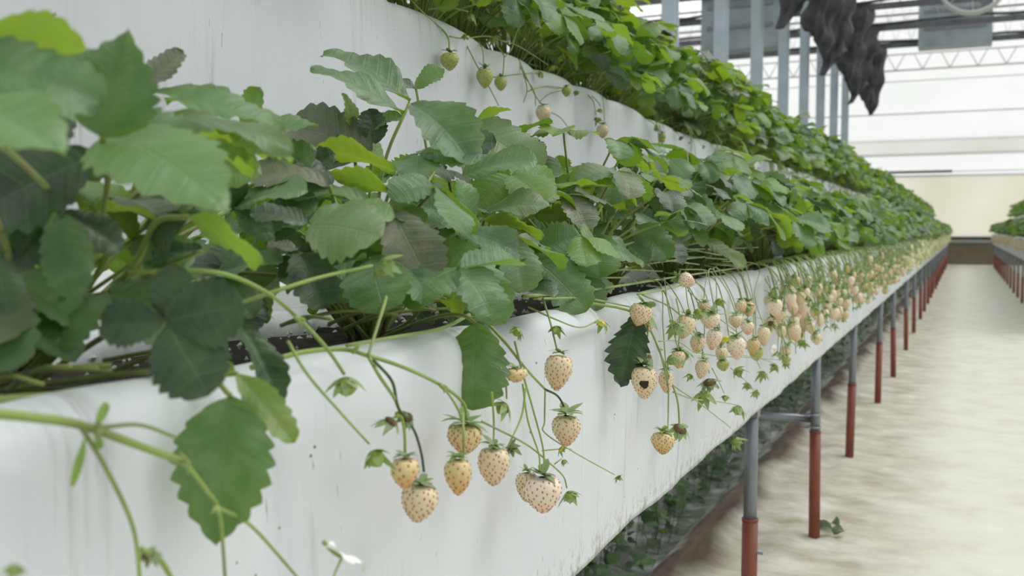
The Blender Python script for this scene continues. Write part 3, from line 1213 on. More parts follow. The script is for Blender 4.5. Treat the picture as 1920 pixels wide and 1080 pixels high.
# near plants of the lower tier, each built on its own
NEAR_LABELS = [
    'strawberry plant with large blurred leaves at the near left of the lower trough',
    'strawberry plant with the tallest dark green leaves against the white upper film',
    'strawberry plant beside the bulging lip where the single round berry hangs',
    'strawberry plant above the black-spotted berry on the lower trough',
    'strawberry plant with a crumpled dark leaf just past the black-spotted berry',
    'strawberry plant standing over the crowded berry cluster on the lower trough',
]
NEAR_Y = [0.37, 0.66, 0.90, 1.12, 1.34, 1.56]
near_roots = []
for k, y in enumerate(NEAR_Y):
    r = random.Random(100 + k)
    root = empty('strawberry_plant', (PX + (0.02 if k % 2 else -0.02), y, LZ - 0.018))
    tag(root, NEAR_LABELS[k], 'plant', 'strawberry plants in the lower trough')
    plant_parts(r, root, 4, [12, 17, 17, 20, 21, 21][k], top=[(0.03, 0.12), (0.04, 0.13), (0.04, 0.16)][min(k, 2)] if k < 3 else (0.08, 0.19), reach=(0.03, 0.09 if k == 0 else 0.14), size=(0.046, 0.064), lean=0.0)
    crown_mesh(r, root)
    stalks_mesh(r, root, 26, 6)
    near_roots.append(root)
# the row before the frame, mostly out of view
extra = []
protos = [mid_plant(200 + i, 24, 2, **LOW) for i in range(5)]
uprotos = [mid_plant(300 + i, 34, 2, young=0.42, **UP) for i in range(5)]
fprotos = [far_plant(400 + i, 34, **LOW) for i in range(6)]
fuprotos = [far_plant(500 + i, 36, young=0.36, **UP) for i in range(6)]
used = set()


def place(proto, x, y, z, rz, sc, label, group):
    if proto.name in used:
        c = copy_tree(proto)
    else:
        c = proto
        used.add(proto.name)
    c.location = (x, y, z)
    c.rotation_euler = (0, 0, rz)
    c.scale = (sc, sc, sc)
    tag(c, label, 'plant', group)
    return c


y = 1.76
i = 0
while y < END_Y - 0.1:
    far = y > 6.5
    pr = (fprotos if far else protos)[i % (6 if far else 5)]
    place(pr, PX + rndp.uniform(-0.035, 0.035), y, LZ - 0.018, rndp.uniform(-0.5, 0.5) + (i % 7) * 0.9, rndp.uniform(0.88, 1.1),
          'strawberry plant in the dense far part of the lower trough beside the aisle' if far else
          'leafy strawberry plant past the berry cluster along the lower trough', 'strawberry plants in the far lower trough' if far else 'strawberry plants in the middle of the lower trough')
    y += 0.185 if not far else (0.205 if y < 14 else 0.26)
    i += 1
y = 0.62
i = 0
while y < END_Y - 0.1:
    far = y > 7.5
    pr = (fuprotos if far else uprotos)[i % (6 if far else 5)]
    place(pr, UFX - 0.105 + rndp.uniform(-0.03, 0.03), y, ULZ + updz(y) - 0.018, rndp.uniform(-0.5, 0.5) + (i % 6) * 1.1, rndp.uniform(0.92, 1.14),
          'strawberry plant in the far part of the raised trough before the pale columns' if far else
          'bright green strawberry plant in the near part of the raised trough', 'strawberry plants in the far raised trough' if far else 'strawberry plants in the near raised trough')
    y += 0.185 if not far else (0.205 if y < 14 else 0.25)
    i += 1
for (xx, zz, lab, grp) in ((RX + 0.12, LZ, 'strawberry plant in the lower trough right of the aisle', 'plants in the lower right trough'),
                           (RX + 0.48, ULZ, 'strawberry plant in the upper trough right of the aisle', 'plants in the upper right trough')):
    y, i = 9.2, 0
    while y < END_Y - 0.1:
        place((fprotos if zz == LZ else fuprotos)[i % 6], xx + rndp.uniform(-.03, .03), y, zz - 0.018, rndp.uniform(0, 6), rndp.uniform(1.0, 1.2), lab, grp)
        y += 0.42
        i += 1


# ------------------------------------------------------------------ leaves that can be picked out one by one
LM = {'L': LEAF, 'Y': LEAF_Y, 'D': LEAF_D}
rh = random.Random(5)


def hero_leaf(root, specs, via=None, r=0.0017, crown=None):
    """one leaf: a petiole from the crown, and the leaflets given by base and tip"""
    base0 = at(specs[0][0], specs[0][1], -specs[0][2])
    c = crown or (Vector(root.location) + Vector((rh.uniform(-.012, .012), rh.uniform(-.012, .012), 0.005)))
    pts = [c]
    if via:
        pts += [at(q[0], q[1], -q[2]) for q in via]
    else:
        m = c.lerp(base0, 0.55)
        pts.append(m + Vector((0, 0, 0.012)))
    pts.append(base0)
    mb = MB()
    tube(mb, pts, r, r * 0.75, 7, 6)
    lf = mb.build('leaf', PETIOLE, root, origin=tuple(base0))
    for sp in specs:
        u0, v0, x0, u1, v1, x1, W, roll, var, mk = sp[:10]
        ex = sp[10] if len(sp) > 10 else {}
        b = at(u0, v0, -x0)
        t = atz(u1, v1, (b - CO).length / ray(u0, v0).length + (x1 - x0))
        W = W * 0.84
        d = t - b
        ln = d.length
        d.normalize()
        cv = (CO - (b + t) / 2)
        n0 = (cv - d * cv.dot(d)).normalized()
        up = Vector((0, 0, 1))
        up = up - n0 * up.dot(n0)
        up = up - d * up.dot(d)
        up = up.normalized() if up.length > 1e-3 else n0.cross(d)
        ra = math.radians(roll)
        n = n0 * math.cos(ra) + up * math.sin(ra)
        k = ex.get('curl', 0.5)
        ph = k / 2
        dd, nn = d * math.cos(ph) + n * math.sin(ph), n * math.cos(ph) - d * math.sin(ph)
        sc = ln / (2 * math.sin(k / 2) / k)
        q = MB()
        put_leaflet(q, b, dd, nn, sc, rh, 4, var=var, W=W, curl=k, fold=ex.get('fold', 0.3), side=ex.get('side', 0.5), wave=ex.get('wave', 0.045), tooth=ex.get('tooth', 0.17), apex=ex.get('apex', 0.58))
        o = q.build('leaflet', LM[mk], None, origin=tuple(b))
        o.parent = lf
        o.location = b - base0
    return lf


P0, P1, P2, P3 = near_roots[:4]
hero_leaf(P0, [(192, 258, .325, 240, 54, .325, .46, 5, .10, 'L', dict(fold=.45, curl=.25, apex=1.25)),
               (195, 258, .335, 428, 400, .300, .36, 42, .82, 'L', dict(fold=.12, curl=.8, apex=1.05, wave=.02)),  # paler tone puts a whitish highlight into the leaflet colour
               (200, 246, .340, 372, 292, .345, .50, 28, .30, 'L', dict(fold=.2)),
               (186, 250, .335, 70, 170, .33, .36, 60, .75, 'L', dict(fold=.3))], via=[(160, 520, .39), (200, 360, .37)])
hero_leaf(P0, [(-95, 78, .330, 166, 92, .35, .36, 128, .9, 'Y', dict(fold=.2, curl=.5)),
               (-90, 118, .325, 196, 196, .34, .34, 40, .35, 'L', dict(fold=.25, curl=.7)),
               (-60, 190, .335, 178, 200, .33, .20, 115, .9, 'Y', dict(fold=.1, curl=.3))], via=[(20, 500, .38), (-60, 300, .35)])
hero_leaf(P0, [(-85, 190, .310, 120, 290, .300, .36, 45, .85, 'L', dict(curl=.6, apex=.75)),  # first leaflet lightened in colour to stand for a highlight
               (180, 292, .345, -55, 410, .33, .40, 28, .15, 'D', dict(fold=.2)),
               (-60, 260, .34, 60, 250, .34, .3, 110, .8, 'Y')], via=[(90, 560, .40), (120, 400, .37)])
hero_leaf(P0, [(110, 395, .35, 135, 560, .35, .32, 10, .15, 'L'), (100, 400, .36, 20, 500, .36, .4, 20, .1, 'D'),
               (115, 400, .36, 230, 470, .37, .36, 35, .2, 'D')], via=[(110, 600, .40)])
hero_leaf(P0, [(300, 238, .36, 552, 298, .355, .34, 98, .8, 'Y', dict(fold=.0, curl=.9, side=1.6)),
               (302, 230, .352, 550, 286, .348, .15, 55, .95, 'L', dict(fold=.1, curl=.9, side=1.2)),  # narrow pale leaflet added as the top-lit rim of the one before
               (310, 190, .40, 530, 250, .41, .26, 62, .7, 'L', dict(curl=.8)),
               (300, 235, .38, 480, 320, .37, .26, 122, .7, 'Y', dict(curl=.3))], via=[(200, 480, .42), (260, 330, .41)])
hero_leaf(P0, [(352, 406, .335, 488, 498, .325, .30, 118, .95, 'Y', dict(fold=.15, curl=.45)),
               (350, 404, .34, 290, 470, .36, .32, 40, .3, 'D')], via=[(232, 520, .39), (290, 420, .36)], r=0.002)
hero_leaf(P0, [(310, 602, .300, 458, 572, .298, .50, 5, .12, 'D', dict(curl=.4, fold=.12)),
               (312, 606, .300, 392, 742, .296, .52, 5, .18, 'D', dict(curl=.5, fold=.1)),
               (306, 604, .300, 188, 612, .302, .42, 8, .08, 'D', dict(curl=.5)),
               (308, 600, .302, 335, 498, .304, .44, 15, .15, 'D')], via=[(180, 640, .39), (260, 600, .34)])
hero_leaf(P0, [(180, 392, .39, 292, 412, .385, .38, 100, .9, 'Y'), (178, 390, .40, 160, 320, .40, .4, 60, .5, 'L')])
hero_leaf(P0, [(270, 165, .42, 345, 98, .43, .34, 40, 1.0, 'D'), (280, 170, .42, 425, 215, .43, .3, 60, .8, 'L'), (270, 170, .42, 140, 110, .42, .36, 60, .6, 'L')])
hero_leaf(P0, [(445, 700, .310, 553, 830, .302, .22, 12, .95, 'Y', dict(curl=.3)), (440, 700, .312, 400, 690, .32, .4, 30, .9, 'Y'),
               (440, 600, .33, 522, 762, .315, .20, 35, .15, 'D', dict(fold=.7))], via=[(300, 715, .36)])
hero_leaf(P0, [(432, 742, .302, 408, 1020, .294, .38, 6, .25, 'L', dict(curl=.35, fold=.35, apex=.95)),
               (430, 750, .305, 480, 800, .31, .5, 60, .9, 'L')], via=[(250, 700, .36), (380, 700, .32)])
hero_leaf(P0, [(-10, 480, .33, 15, 590, .33, .4, 10, .1, 'D'), (60, 380, .37, -30, 470, .36, .4, 25, .2, 'L')])
hero_leaf(P0, [(380, 470, .36, 270, 490, .37, .3, 60, .8, 'D'), (385, 465, .36, 440, 440, .36, .3, 60, .9, 'L')])

hero_leaf(P1, [(768, 192, .400, 606, 99, .42, .30, 62, .25, 'L', dict(curl=.5, fold=.35)),
               (756, 214, .390, 582, 126, .38, .26, 66, .5, 'L', dict(curl=.45, fold=.2)),
               (770, 196, .390, 885, 312, .365, .36, 38, .3, 'L', dict(curl=.9, fold=.5))], via=[(700, 480, .42), (720, 310, .41)])
hero_leaf(P1, [(698, 282, .42, 540, 238, .43, .40, 30, 1.0, 'D', dict(fold=.3)), (690, 300, .42, 520, 276, .43, .36, 45, .2, 'D'),
               (705, 270, .42, 690, 205, .42, .5, 20, .3, 'D')], via=[(690, 420, .43)])
hero_leaf(P1, [(742, 322, .37, 590, 278, .37, .30, 118, .95, 'Y', dict(curl=.4)), (748, 370, .36, 602, 330, .36, .30, 118, .95, 'Y', dict(curl=.4)),
               (750, 345, .37, 790, 380, .36, .5, 40, .9, 'L')], via=[(690, 500, .41)])
hero_leaf(P1, [(618, 348, .38, 445, 336, .385, .30, 62, 1.0, 'D', dict(curl=.8, side=.8)), (690, 382, .365, 520, 372, .37, .28, 68, .9, 'L', dict(curl=.8)),
               (620, 350, .39, 560, 300, .40, .4, 60, .4, 'D')])
hero_leaf(P1, [(578, 424, .355, 716, 446, .335, .50, 38, .95, 'L', dict(curl=.7, fold=.1, wave=.06)), (576, 420, .36, 470, 400, .36, .4, 60, .3, 'D'),
               (582, 418, .365, 740, 404, .37, .34, 62, .85, 'L')], via=[(610, 540, .40)])
hero_leaf(P1, [(882, 424, .37, 780, 384, .37, .46, 40, .55, 'L', dict(curl=.6)), (884, 420, .38, 858, 335, .38, .4, 50, .8, 'L'),
               (660, 470, .36, 590, 470, .36, .4, 60, .4, 'L')])
hero_leaf(P1, [(738, 398, .355, 808, 538, .345, .42, 10, 1.0, 'D', dict(curl=.3, wave=.06)), (735, 398, .36, 700, 470, .36, .4, 20, .9, 'Y')])
hero_leaf(P1, [(836, 452, .345, 948, 606, .325, .30, 20, .6, 'L', dict(curl=.45, fold=.1)), (862, 596, .345, 822, 468, .35, .36, 150, .95, 'Y', dict(curl=.3)),
               (850, 450, .36, 895, 540, .36, .3, 30, 1.0, 'D')], via=[(780, 590, .38)])
hero_leaf(P1, [(893, 606, .318, 886, 770, .306, .46, 3, .15, 'L', dict(curl=.4, fold=.1)), (893, 600, .32, 930, 560, .33, .4, 40, .3, 'L')], via=[(800, 600, .36), (860, 590, .33)])
hero_leaf(P2, [(852, 432, .38, 988, 486, .355, .28, 48, .3, 'L', dict(curl=.6)), (905, 402, .385, 1034, 388, .37, .34, 60, 1.0, 'L', dict(curl=.7, wave=.06)),
               (900, 412, .38, 1018, 446, .37, .24, 118, .9, 'Y')], via=[(900, 540, .42)])
hero_leaf(P2, [(884, 238, .44, 1012, 326, .42, .40, 38, .95, 'L', dict(wave=.06)), (868, 330, .40, 1008, 300, .395, .36, 58, .45, 'L'),
               (880, 240, .45, 958, 205, .45, .34, 110, .9, 'Y')], via=[(880, 420, .44)])
hero_leaf(P2, [(1008, 490, .37, 1100, 584, .345, .40, 26, .35, 'L', dict(curl=.55, fold=.2)), (1000, 482, .37, 925, 535, .36, .46, 26, .4, 'L'),
               (992, 478, .385, 1088, 440, .385, .42, 26, .5, 'L')], via=[(960, 540, .41)])
hero_leaf(P2, [(780, 165, .48, 832, 128, .48, .44, 45, .8, 'L'), (780, 168, .48, 740, 150, .48, .4, 60, .3, 'D')])
hero_leaf(P1, [(562, 476, .365, 606, 580, .355, .44, 12, .1, 'D', dict(fold=.6, curl=.8)), (560, 470, .37, 500, 460, .37, .34, 60, 1.0, 'D')])
hero_leaf(P3, [(1196, 590, .303, 1163, 726, .296, .30, 12, .02, 'D', dict(curl=.3, wave=.10, tooth=.30, apex=.7)), (1196, 588, .32, 1230, 570, .32, .4, 60, .4, 'L')], via=[(1180, 560, .36)])
hero_leaf(P3, [(1250, 400, .40, 1345, 410, .38, .42, 30, .1, 'L', dict(curl=1.2, wave=.07)), (1240, 420, .40, 1180, 400, .40, .4, 50, .3, 'L')], via=[(1215, 460, .43)])
hero_leaf(P3, [(1190, 425, .37, 1255, 486, .355, .44, 25, .15, 'L', dict(curl=.7)), (1215, 420, .375, 1275, 480, .365, .34, 60, .95, 'Y'), (1180, 460, .37, 1215, 492, .36, .5, 30, .3, 'L')])
hero_leaf(near_roots[4], [(1322, 452, .36, 1396, 502, .345, .34, 60, .98, 'Y', dict(curl=.3)), (1318, 450, .37, 1300, 500, .36, .4, 20, .2, 'D')])
hero_leaf(near_roots[5], [(1410, 330, .42, 1486, 392, .40, .46, 28, .2, 'L', dict(curl=.4)), (1405, 330, .43, 1330, 345, .43, .4, 40, .1, 'L'), (1408, 325, .44, 1400, 290, .44, .5, 60, .9, 'L')])
hero_leaf(near_roots[4], [(1330, 335, .44, 1262, 302, .44, .34, 70, .9, 'D'), (1330, 332, .44, 1395, 320, .44, .4, 60, .8, 'L')])

for (root, lst) in ((P0, ((60, 150, .38), (330, 340, .42), (250, 450, .41), (440, 390, .43), (30, 330, .40), (400, 520, .42), (500, 330, .44), (470, 250, .44))),
                    (P1, ((640, 480, .41), (700, 440, .42), (560, 350, .43), (820, 560, .40), (480, 430, .43), (660, 250, .44), (840, 280, .43), (800, 470, .40), (520, 520, .41), (740, 560, .42))),
                    (P2, ((940, 330, .43), (1000, 400, .43), (1040, 350, .43), (900, 520, .41), (1060, 480, .41), (960, 260, .46)))):
    for (u, v, x) in lst:
        sp = []
        a0 = rh.uniform(-60, 60)
        b = at(u, v, -x)
        zd = (b - CO).length / ray(u, v).length
        for da in (0, 75, -75):
            a = math.radians(a0 + da + 20)
            ln = rh.uniform(.045, .058) * F / zd * rh.uniform(.75, 1.0)
            sp.append((u, v, x, u + math.cos(a) * ln, v + math.sin(a) * ln * .7, x + rh.uniform(-.02, .01), rh.uniform(.34, .44), rh.uniform(25, 75) if rh.random() < .75 else rh.uniform(100, 125),
                       rh.uniform(.1, .9), rh.choice('LLLYDL')))
        hero_leaf(root, sp)

# ------------------------------------------------------------------ trusses: branching stalks with buds
def stalk_obj(name, lines, label, r=0.0010, cat='fruit stalk', m=None, group='branching fruit stalks hanging over the lower lip'):
    mb = MB()
    for ln in lines:
        pts = [at(q[0], q[1], -(q[2] if len(q) > 2 else 0.297)) for q in ln['p']]
        tube(mb, pts, ln.get('r', r), ln.get('r1', ln.get('r', r) * 0.75), 7, 6)
        if ln.get('node'):
            for nd in ln['node']:
                c = at(nd[0], nd[1], -(nd[2] if len(nd) > 2 else 0.297))
                for _ in range(3):
                    q = c + Vector((rh.uniform(0, .004), rh.uniform(-.006, .006), rh.uniform(-.008, .006)))
                    tube(mb, [c, c.lerp(q, .5) + Vector((0.001, 0, 0)), q], 0.0016, 0.0004, 5, 3)
    o = mb.build(name, m or STEM, None, origin=tuple(pts[0]))
    return tag(o, label, cat, group)


def bud(parent, u, v, size, x=0.296, kind='green', tilt=None):
    """calyx cup with a green, withered or yellow centre; a part of its truss"""
    p = at(u, v, -x)
    z = (p - CO).dot(ray(960, 540).normalized())
    rr = size / 2 * z / F
    mb = calyx_mb(rr * 1.15, rh, 9, lift=-0.5, length=1.0)
    o = mb.build('calyx', LEAFC_D if kind == 'dark' else LEAFC, None)
    o.parent = parent
    o.location = p - parent.location
    t = tilt or (rh.uniform(-.7, .7), rh.uniform(-.7, .7))
    o.rotation_euler = (t[0], t[1], rh.uniform(0, 6))
    mb = MB()
    dome(mb, rr * 0.62, rr * (1.1 if kind in ('green', 'red') else 0.6), z=-rr * 0.05)
    c = mb.build('receptacle', {'green': GREENFRUIT, 'brown': BROWNFRUIT, 'dark': BROWNFRUIT, 'yellow': YELLOW, 'red': GREENFRUIT}[kind], None)
    c.parent = o
    return o


t0 = stalk_obj('fruit_truss', [
    dict(p=[(-70, 770, .315), (60, 783, .306), (150, 797, .302), (250, 832, .298), (348, 868, .296)], r=.0021, r1=.0016, node=[(180, 800), (348, 868, .294)]),
    dict(p=[(150, 797, .302), (200, 880, .297), (250, 990, .294), (264, 1100, .292)], r=.0011),
    dict(p=[(185, 802, .301), (262, 797, .298), (330, 820, .296)], r=.0010),
    dict(p=[(348, 868, .296), (388, 920, .294), (412, 965, .292), (424, 1110, .29)], r=.0010, node=[(405, 950, .293)]),
    dict(p=[(404, 950, .293), (470, 985, .292), (560, 1085, .29)], r=.0010),
    dict(p=[(264, 1030, .293), (300, 1050, .292), (330, 1100, .291)], r=.0014),
], 'thick blurred green fruit stalk crossing the white film at the lower left')
bud(t0, 278, 1036, 44, .292, 'dark')
for (a, b, w) in (((180, 800, .300), (203, 752, .300), .0), ((178, 802, .3), (190, 842, .296), 0), ((160, 820, .299), (138, 912, .296), 0)):
    q = MB()
    A, B = at(a[0], a[1], -a[2]), at(b[0], b[1], -b[2])
    put_leaflet(q, A, B - A, Vector((1, -.6, .3)), (B - A).length, rh, 4, var=.8, W=.17 if b[0] > 150 else .08, fold=.3, curl=.4)
    o = q.build('bract', LEAF_Y, None, origin=tuple(A))
    o.parent = t0
    o.location = A - t0.location
t1 = stalk_obj('fruit_truss', [
    dict(p=[(240, 512, .37), (370, 508, .345), (440, 520, .335), (510, 555, .325), (560, 598, .318), (610, 650, .305), (646, 702, .298)], r=.0013, node=[(556, 596, .318)]),
    dict(p=[(440, 572, .35), (520, 545, .335), (600, 520, .325), (698, 498, .315)], r=.0012),
], 'long arching stalk ending in a pale green cup in front of the leafy crowns')
t1b = stalk_obj('fruit_truss', [dict(p=[(540, 640, .315), (575, 700, .301), (635, 770, .298), (692, 832, .296)], r=.0009)],
                'thin straight stalk slanting down to a pale green cup left of the berries')
stalk_obj('fruit_stalk', [dict(p=[(730, 540, .33), (708, 610, .318), (690, 668, .308)], r=.0012)], 'short upright stalk standing on the forked node of the branching stalk')
bud(t1, 714, 488, 62, .312, 'green', (0.5, -0.5))
bud(t1, 650, 708, 66, .297, 'green')
bud(t1b, 700, 846, 58, .294, 'green')
t2 = stalk_obj('fruit_truss', [
    dict(p=[(470, 690, .345), (560, 662, .335), (640, 655, .325), (690, 667, .310), (760, 690, .300), (830, 724, .298), (868, 755, .297), (876, 788, .296)], r=.0016, r1=.001, node=[(660, 660, .315), (826, 722)]),
    dict(p=[(828, 722), (850, 752), (866, 782, .295)], r=.0009),
    dict(p=[(690, 667, .310), (712, 706, .298), (742, 752, .296), (757, 800, .295), (760, 858, .294)], r=.0012, node=[(744, 775)]),
    dict(p=[(868, 775, .290), (869, 810, .283), (869, 858, .283)], r=.0009),
    dict(p=[(880, 590, .34), (830, 615, .33), (740, 632, .325), (650, 648, .325)], r=.0014),
    dict(p=[(903, 790, .296), (985, 832, .295), (1030, 868, .295), (1056, 893, .294), (1063, 915, .293)], r=.0008),
], 'green branching stalk carrying the nearest four cream berries')
t2b = stalk_obj('fruit_truss', [
    dict(p=[(700, 675, .302), (735, 715, .297), (747, 765, .295), (776, 806, .293), (790, 850, .290), (795, 885, .288)], r=.0010),
], 'dark withered stalk twisting down to the lowest cream berry', m=CALYX_D)
bud(t2b, 738, 785, 46, .294, 'dark')
bud(t2b, 764, 778, 40, .294, 'dark')
bud(t2, 1068, 922, 40, .290, 'green', (0.1, 0.2))
t3 = stalk_obj('fruit_truss', [
    dict(p=[(850, 590, .345), (905, 602, .325), (945, 640, .306), (985, 690, .299), (1022, 730, .298)], r=.0013, r1=.001, node=[(968, 620, .30)]),
    dict(p=[(1022, 730), (1021, 790), (1022, 812), (1080, 850), (1152, 890)], r=.0007),
    dict(p=[(965, 640, .300), (980, 700), (1000, 770), (1018, 840, .294), (1020, 885, .29)], r=.0009),
    dict(p=[(980, 720), (990, 790), (1010, 850, .292), (1012, 885, .29)], r=.0008),
    dict(p=[(985, 728), (978, 780), (952, 838)], r=.0009),
    dict(p=[(922, 735), (926, 790), (925, 840, .293)], r=.0009),
    dict(p=[(938, 690, .298), (948, 720), (950, 748)], r=.0009),
    dict(p=[(1018, 560, .325), (1032, 605, .303), (1044, 655, .296)], r=.0010),
    dict(p=[(1017, 845), (1050, 842)], r=.0006), dict(p=[(1040, 870), (1053, 860)], r=.0006),
], 'slender branching stalk with several thin tips beside the twin hanging berries')
t3c = stalk_obj('fruit_truss', [dict(p=[(990, 575, .325), (1040, 598, .305), (1088, 614, .302), (1122, 600, .302)], r=.0008)], 'thin stalk running right to a yellow-centred green star')
stalk_obj('fruit_stalk', [dict(p=[(1000, 560, .34), (1100, 560, .325), (1180, 575, .310)], r=.0011)], 'green stalk lying along the lip toward the pale speckled berry')
t3b = stalk_obj('fruit_truss', [dict(p=[(1022, 730), (1045, 742), (1058, 765, .294), (1062, 790, .292)], r=.0010)],
                'short dark curved stalk holding a berry with a raised green calyx', m=CALYX_D)
for (u, v, sz, kd) in ((950, 757, 44, 'green'), (1157, 893, 20, 'brown'), (1050, 840, 22, 'yellow'), (1056, 862, 16, 'green'), (1130, 602, 32, 'yellow'),
                       (1043, 612, 30, 'green'), (822 + 150, 616, 30, 'green'), (958, 836, 34, 'dark')):
    bud(t3, u, v, sz, .296, kd)
t4 = stalk_obj('fruit_truss', [
    dict(p=[(1070, 565, .345), (1130, 572, .325), (1185, 585, .306), (1215, 612, .300), (1235, 655, .298), (1252, 700), (1270, 750), (1274, 800)], r=.0014, r1=.0011, node=[(1235, 655)]),
    dict(p=[(1238, 662), (1252, 720), (1253, 770), (1252, 812, .293)], r=.0010),
    dict(p=[(1245, 690), (1262, 722), (1310, 755), (1370, 802)], r=.0009),
    dict(p=[(1262, 735), (1300, 748), (1345, 753), (1385, 760)], r=.0009),
    dict(p=[(1205, 553, .315), (1260, 578, .305), (1300, 620), (1318, 660), (1330, 700)], r=.0010),
    dict(p=[(1195, 552, .315), (1260, 540, .308), (1282, 532, .300)], r=.0011),
    dict(p=[(1215, 610), (1213, 650), (1212, 690, .29)], r=.0009),
    dict(p=[(1290, 545, .302), (1340, 590, .297), (1400, 640), (1425, 690)], r=.0009),
    dict(p=[(1330, 590), (1390, 588), (1435, 600)], r=.0008),
    dict(p=[(1260, 600), (1320, 640), (1400, 668), (1470, 676)], r=.0007),
    dict(p=[(1300, 660), (1350, 668), (1420, 672), (1455, 682)], r=.0007),
    dict(p=[(1335, 690), (1350, 720), (1358, 738)], r=.0007),
    dict(p=[(1370, 690), (1400, 716), (1415, 733)], r=.0007),
    dict(p=[(1235, 640), (1270, 640), (1300, 660)], r=.0007),
    dict(p=[(1268, 560, .31), (1275, 600), (1272, 650)], r=.0009),
], 'long green stalk whose branches fan out past the black-spotted berry')
for (u, v, sz, kd) in ((1278, 800, 44, 'brown'), (1376, 822, 32, 'green'), (1386, 762, 32, 'green'), (1320, 735, 44, 'green'), (1360, 741, 20, 'green'),
                       (1296, 702, 20, 'green'), (1404, 720, 22, 'green'), (1418, 734, 18, 'green'), (1431, 697, 24, 'green'), (1456, 684, 22, 'green'),
                       (1473, 678, 18, 'green'), (1443, 604, 22, 'brown'), (1358, 632, 32, 'yellow'), (1412, 648, 24, 'yellow'), (1210, 585, 48, 'green'),
                       (1280, 655, 44, 'green'), (1330, 712, 40, 'dark'), (1268, 610, 40, 'green'), (1305, 580, 36, 'green'), (1346, 560, 26, 'green'),
                       (1380, 690, 30, 'green'), (1500, 620, 22, 'green'), (1504, 640, 20, 'green'), (1400, 570, 30, 'green'), (1212, 660, 50, 'dark'), (1255, 668, 34, 'green')):
    bud(t4, u, v, sz, .297, kd)
# low stems that cross the crowns just inside the lip
rk = random.Random(21)
for (root, u0, u1, v0, n, lab) in ((P0, -60, 380, 745, 7, 'low yellow-green runner stem beside the nearest crown at the far left'), (P1, 520, 900, 640, 10, 'low runner stem crossing the second crown behind the lip'),
                           (P3, 960, 1330, 560, 10, 'low runner stem crossing the crowns behind the bulging lip')):
    lines = []
    for i in range(n):
        a = rk.uniform(u0, u1 - 120)
        b = a + rk.uniform(80, 240)
        va = v0 - (a - u0) * .19 - rk.uniform(-2, 40)
        vb = v0 - (b - u0) * .19 - rk.uniform(-4, 22)
        lines.append(dict(p=[(a, va, .40), ((a + b) / 2, (va + vb) / 2 - rk.uniform(0, 22), .375), (b, vb, .352)], r=.0014))
    for l_ in lines:
        stalk_obj('strawberry_runner', [l_], lab, cat='runner', group=lab.replace('runner stem', 'runner stems'), m=PETIOLE)
# runners lying along the lip
stalk_obj('strawberry_runner', [dict(p=[(-40, 752, .345), (150, 737, .35), (250, 724, .345), (360, 712, .345)], r=.0016)], 'yellowish runner lying along the soil edge at the far left', cat='runner', group='runners on the lower trough')
stalk_obj('strawberry_runner', [dict(p=[(980, 556, .35), (1100, 545, .345), (1250, 522, .345), (1400, 500, .345)], r=.0016)], 'green runner lying on the lip above the round single berry', cat='runner', group='runners on the lower trough')

# ------------------------------------------------------------------ individual berries
def berry(u, v, w, h, label, kind='c', x=0.290, tilt=(0, 0), cal='L', calyx=True, stalk=None, group='cream strawberries on the near trusses', cs=1.0, seeds=None):
    c = at(u, v, -x)
    z = (c - CO).dot(ray(960, 540).normalized()) if False else ray(u, v).length and (c - CO).length / ray(u, v).length
    W, H = w * z / F, h * z / F
    mats = {'c': (BERRY, SEED), 'o': (BERRY_O, SEED_O), 'p': (BERRY_P, SEED), 'g': (BERRY_G, SEED_G)}[kind]
    root = empty('strawberry', c)
    tag(root, label, 'strawberry', group)
    big = w > 34
    rr = random.Random(int(u * 7 + v))
    body = berry_body(W, H, seeds or (120 if w > 42 else 80), rr, (40, 26) if big else (24, 14), seed_r=max(0.0007, W * 0.027))
    o = body.build('flesh', list(mats), None)
    o.parent = root
    o.location = (0, 0, H / 2)
    if calyx:
        cm = calyx_mb(W * 0.42 * cs, rr, 10, lift=0.45, z0=0.0006)
        k = cm.build('calyx', LEAFC_D if cal == 'D' else LEAFC, None)
        k.parent = root
        k.location = (0, 0, H / 2 - 0.001)
    if stalk:
        m2 = MB()
        tube(m2, [(0, 0, H / 2 - 0.001)] + [tuple(at(a[0], a[1], -(a[2] if len(a) > 2 else .298)) - c) for a in stalk], 0.0008, 0.0009, 6, 5)
        s = m2.build('stalk', STEM, None)
        s.parent = root
    root.rotation_euler = (tilt[0], tilt[1], rr.uniform(0, 6)) if not stalk else (0, 0, 0)
    return root


B = berry
B(759, 886, 58, 64, 'small round cream berry in front, overlapping the lowest hanging berry', 'o', .284, cal='D', seeds=40)
B(785, 942, 70, 80, 'lowest and largest cream berry, hanging below a small round one', 'c', .292, tilt=(.1, .1), cal='D')
B(872, 822, 66, 62, 'blotched amber berry half hidden behind its drooping pale calyx', 'o', .296, cs=1.5)
B(859, 893, 55, 76, 'cream berry with a brown rotting edge below the amber one', 'o', .284, seeds=60)
B(925, 873, 62, 80, 'pointed cream berry with a dark calyx between its two neighbours', 'c', .289, cal='D')
B(988, 912, 44, 62, 'partly hidden berry tucked behind the left of the twin berries', 'c', .302, cs=.8)
B(1018, 926, 72, 76, 'broad cream berry with many red seeds, in front of its twin', 'p', .288, cal='D')
B(1062, 806, 56, 64, 'cream berry under a raised star-shaped green calyx and dark stalk', 'c', .289, cs=1.5)
B(1046, 697, 52, 74, 'single oval cream berry hanging straight down from the lip crease', 'c', .290, cs=1.0, tilt=(.1, -.1))
b10 = B(967, 703, 48, 30, 'small misshapen cream berry beside the hanging dark leaflet', 'o', .292, cs=.9, seeds=30)
b11 = B(1208, 716, 52, 68, 'cream berry with a black rotten spot on its side', 'c', .290, cal='D')
rm = MB()
c = at(1208, 719, -.290)
vd = (CO - c).normalized()
zz = (c - CO).length
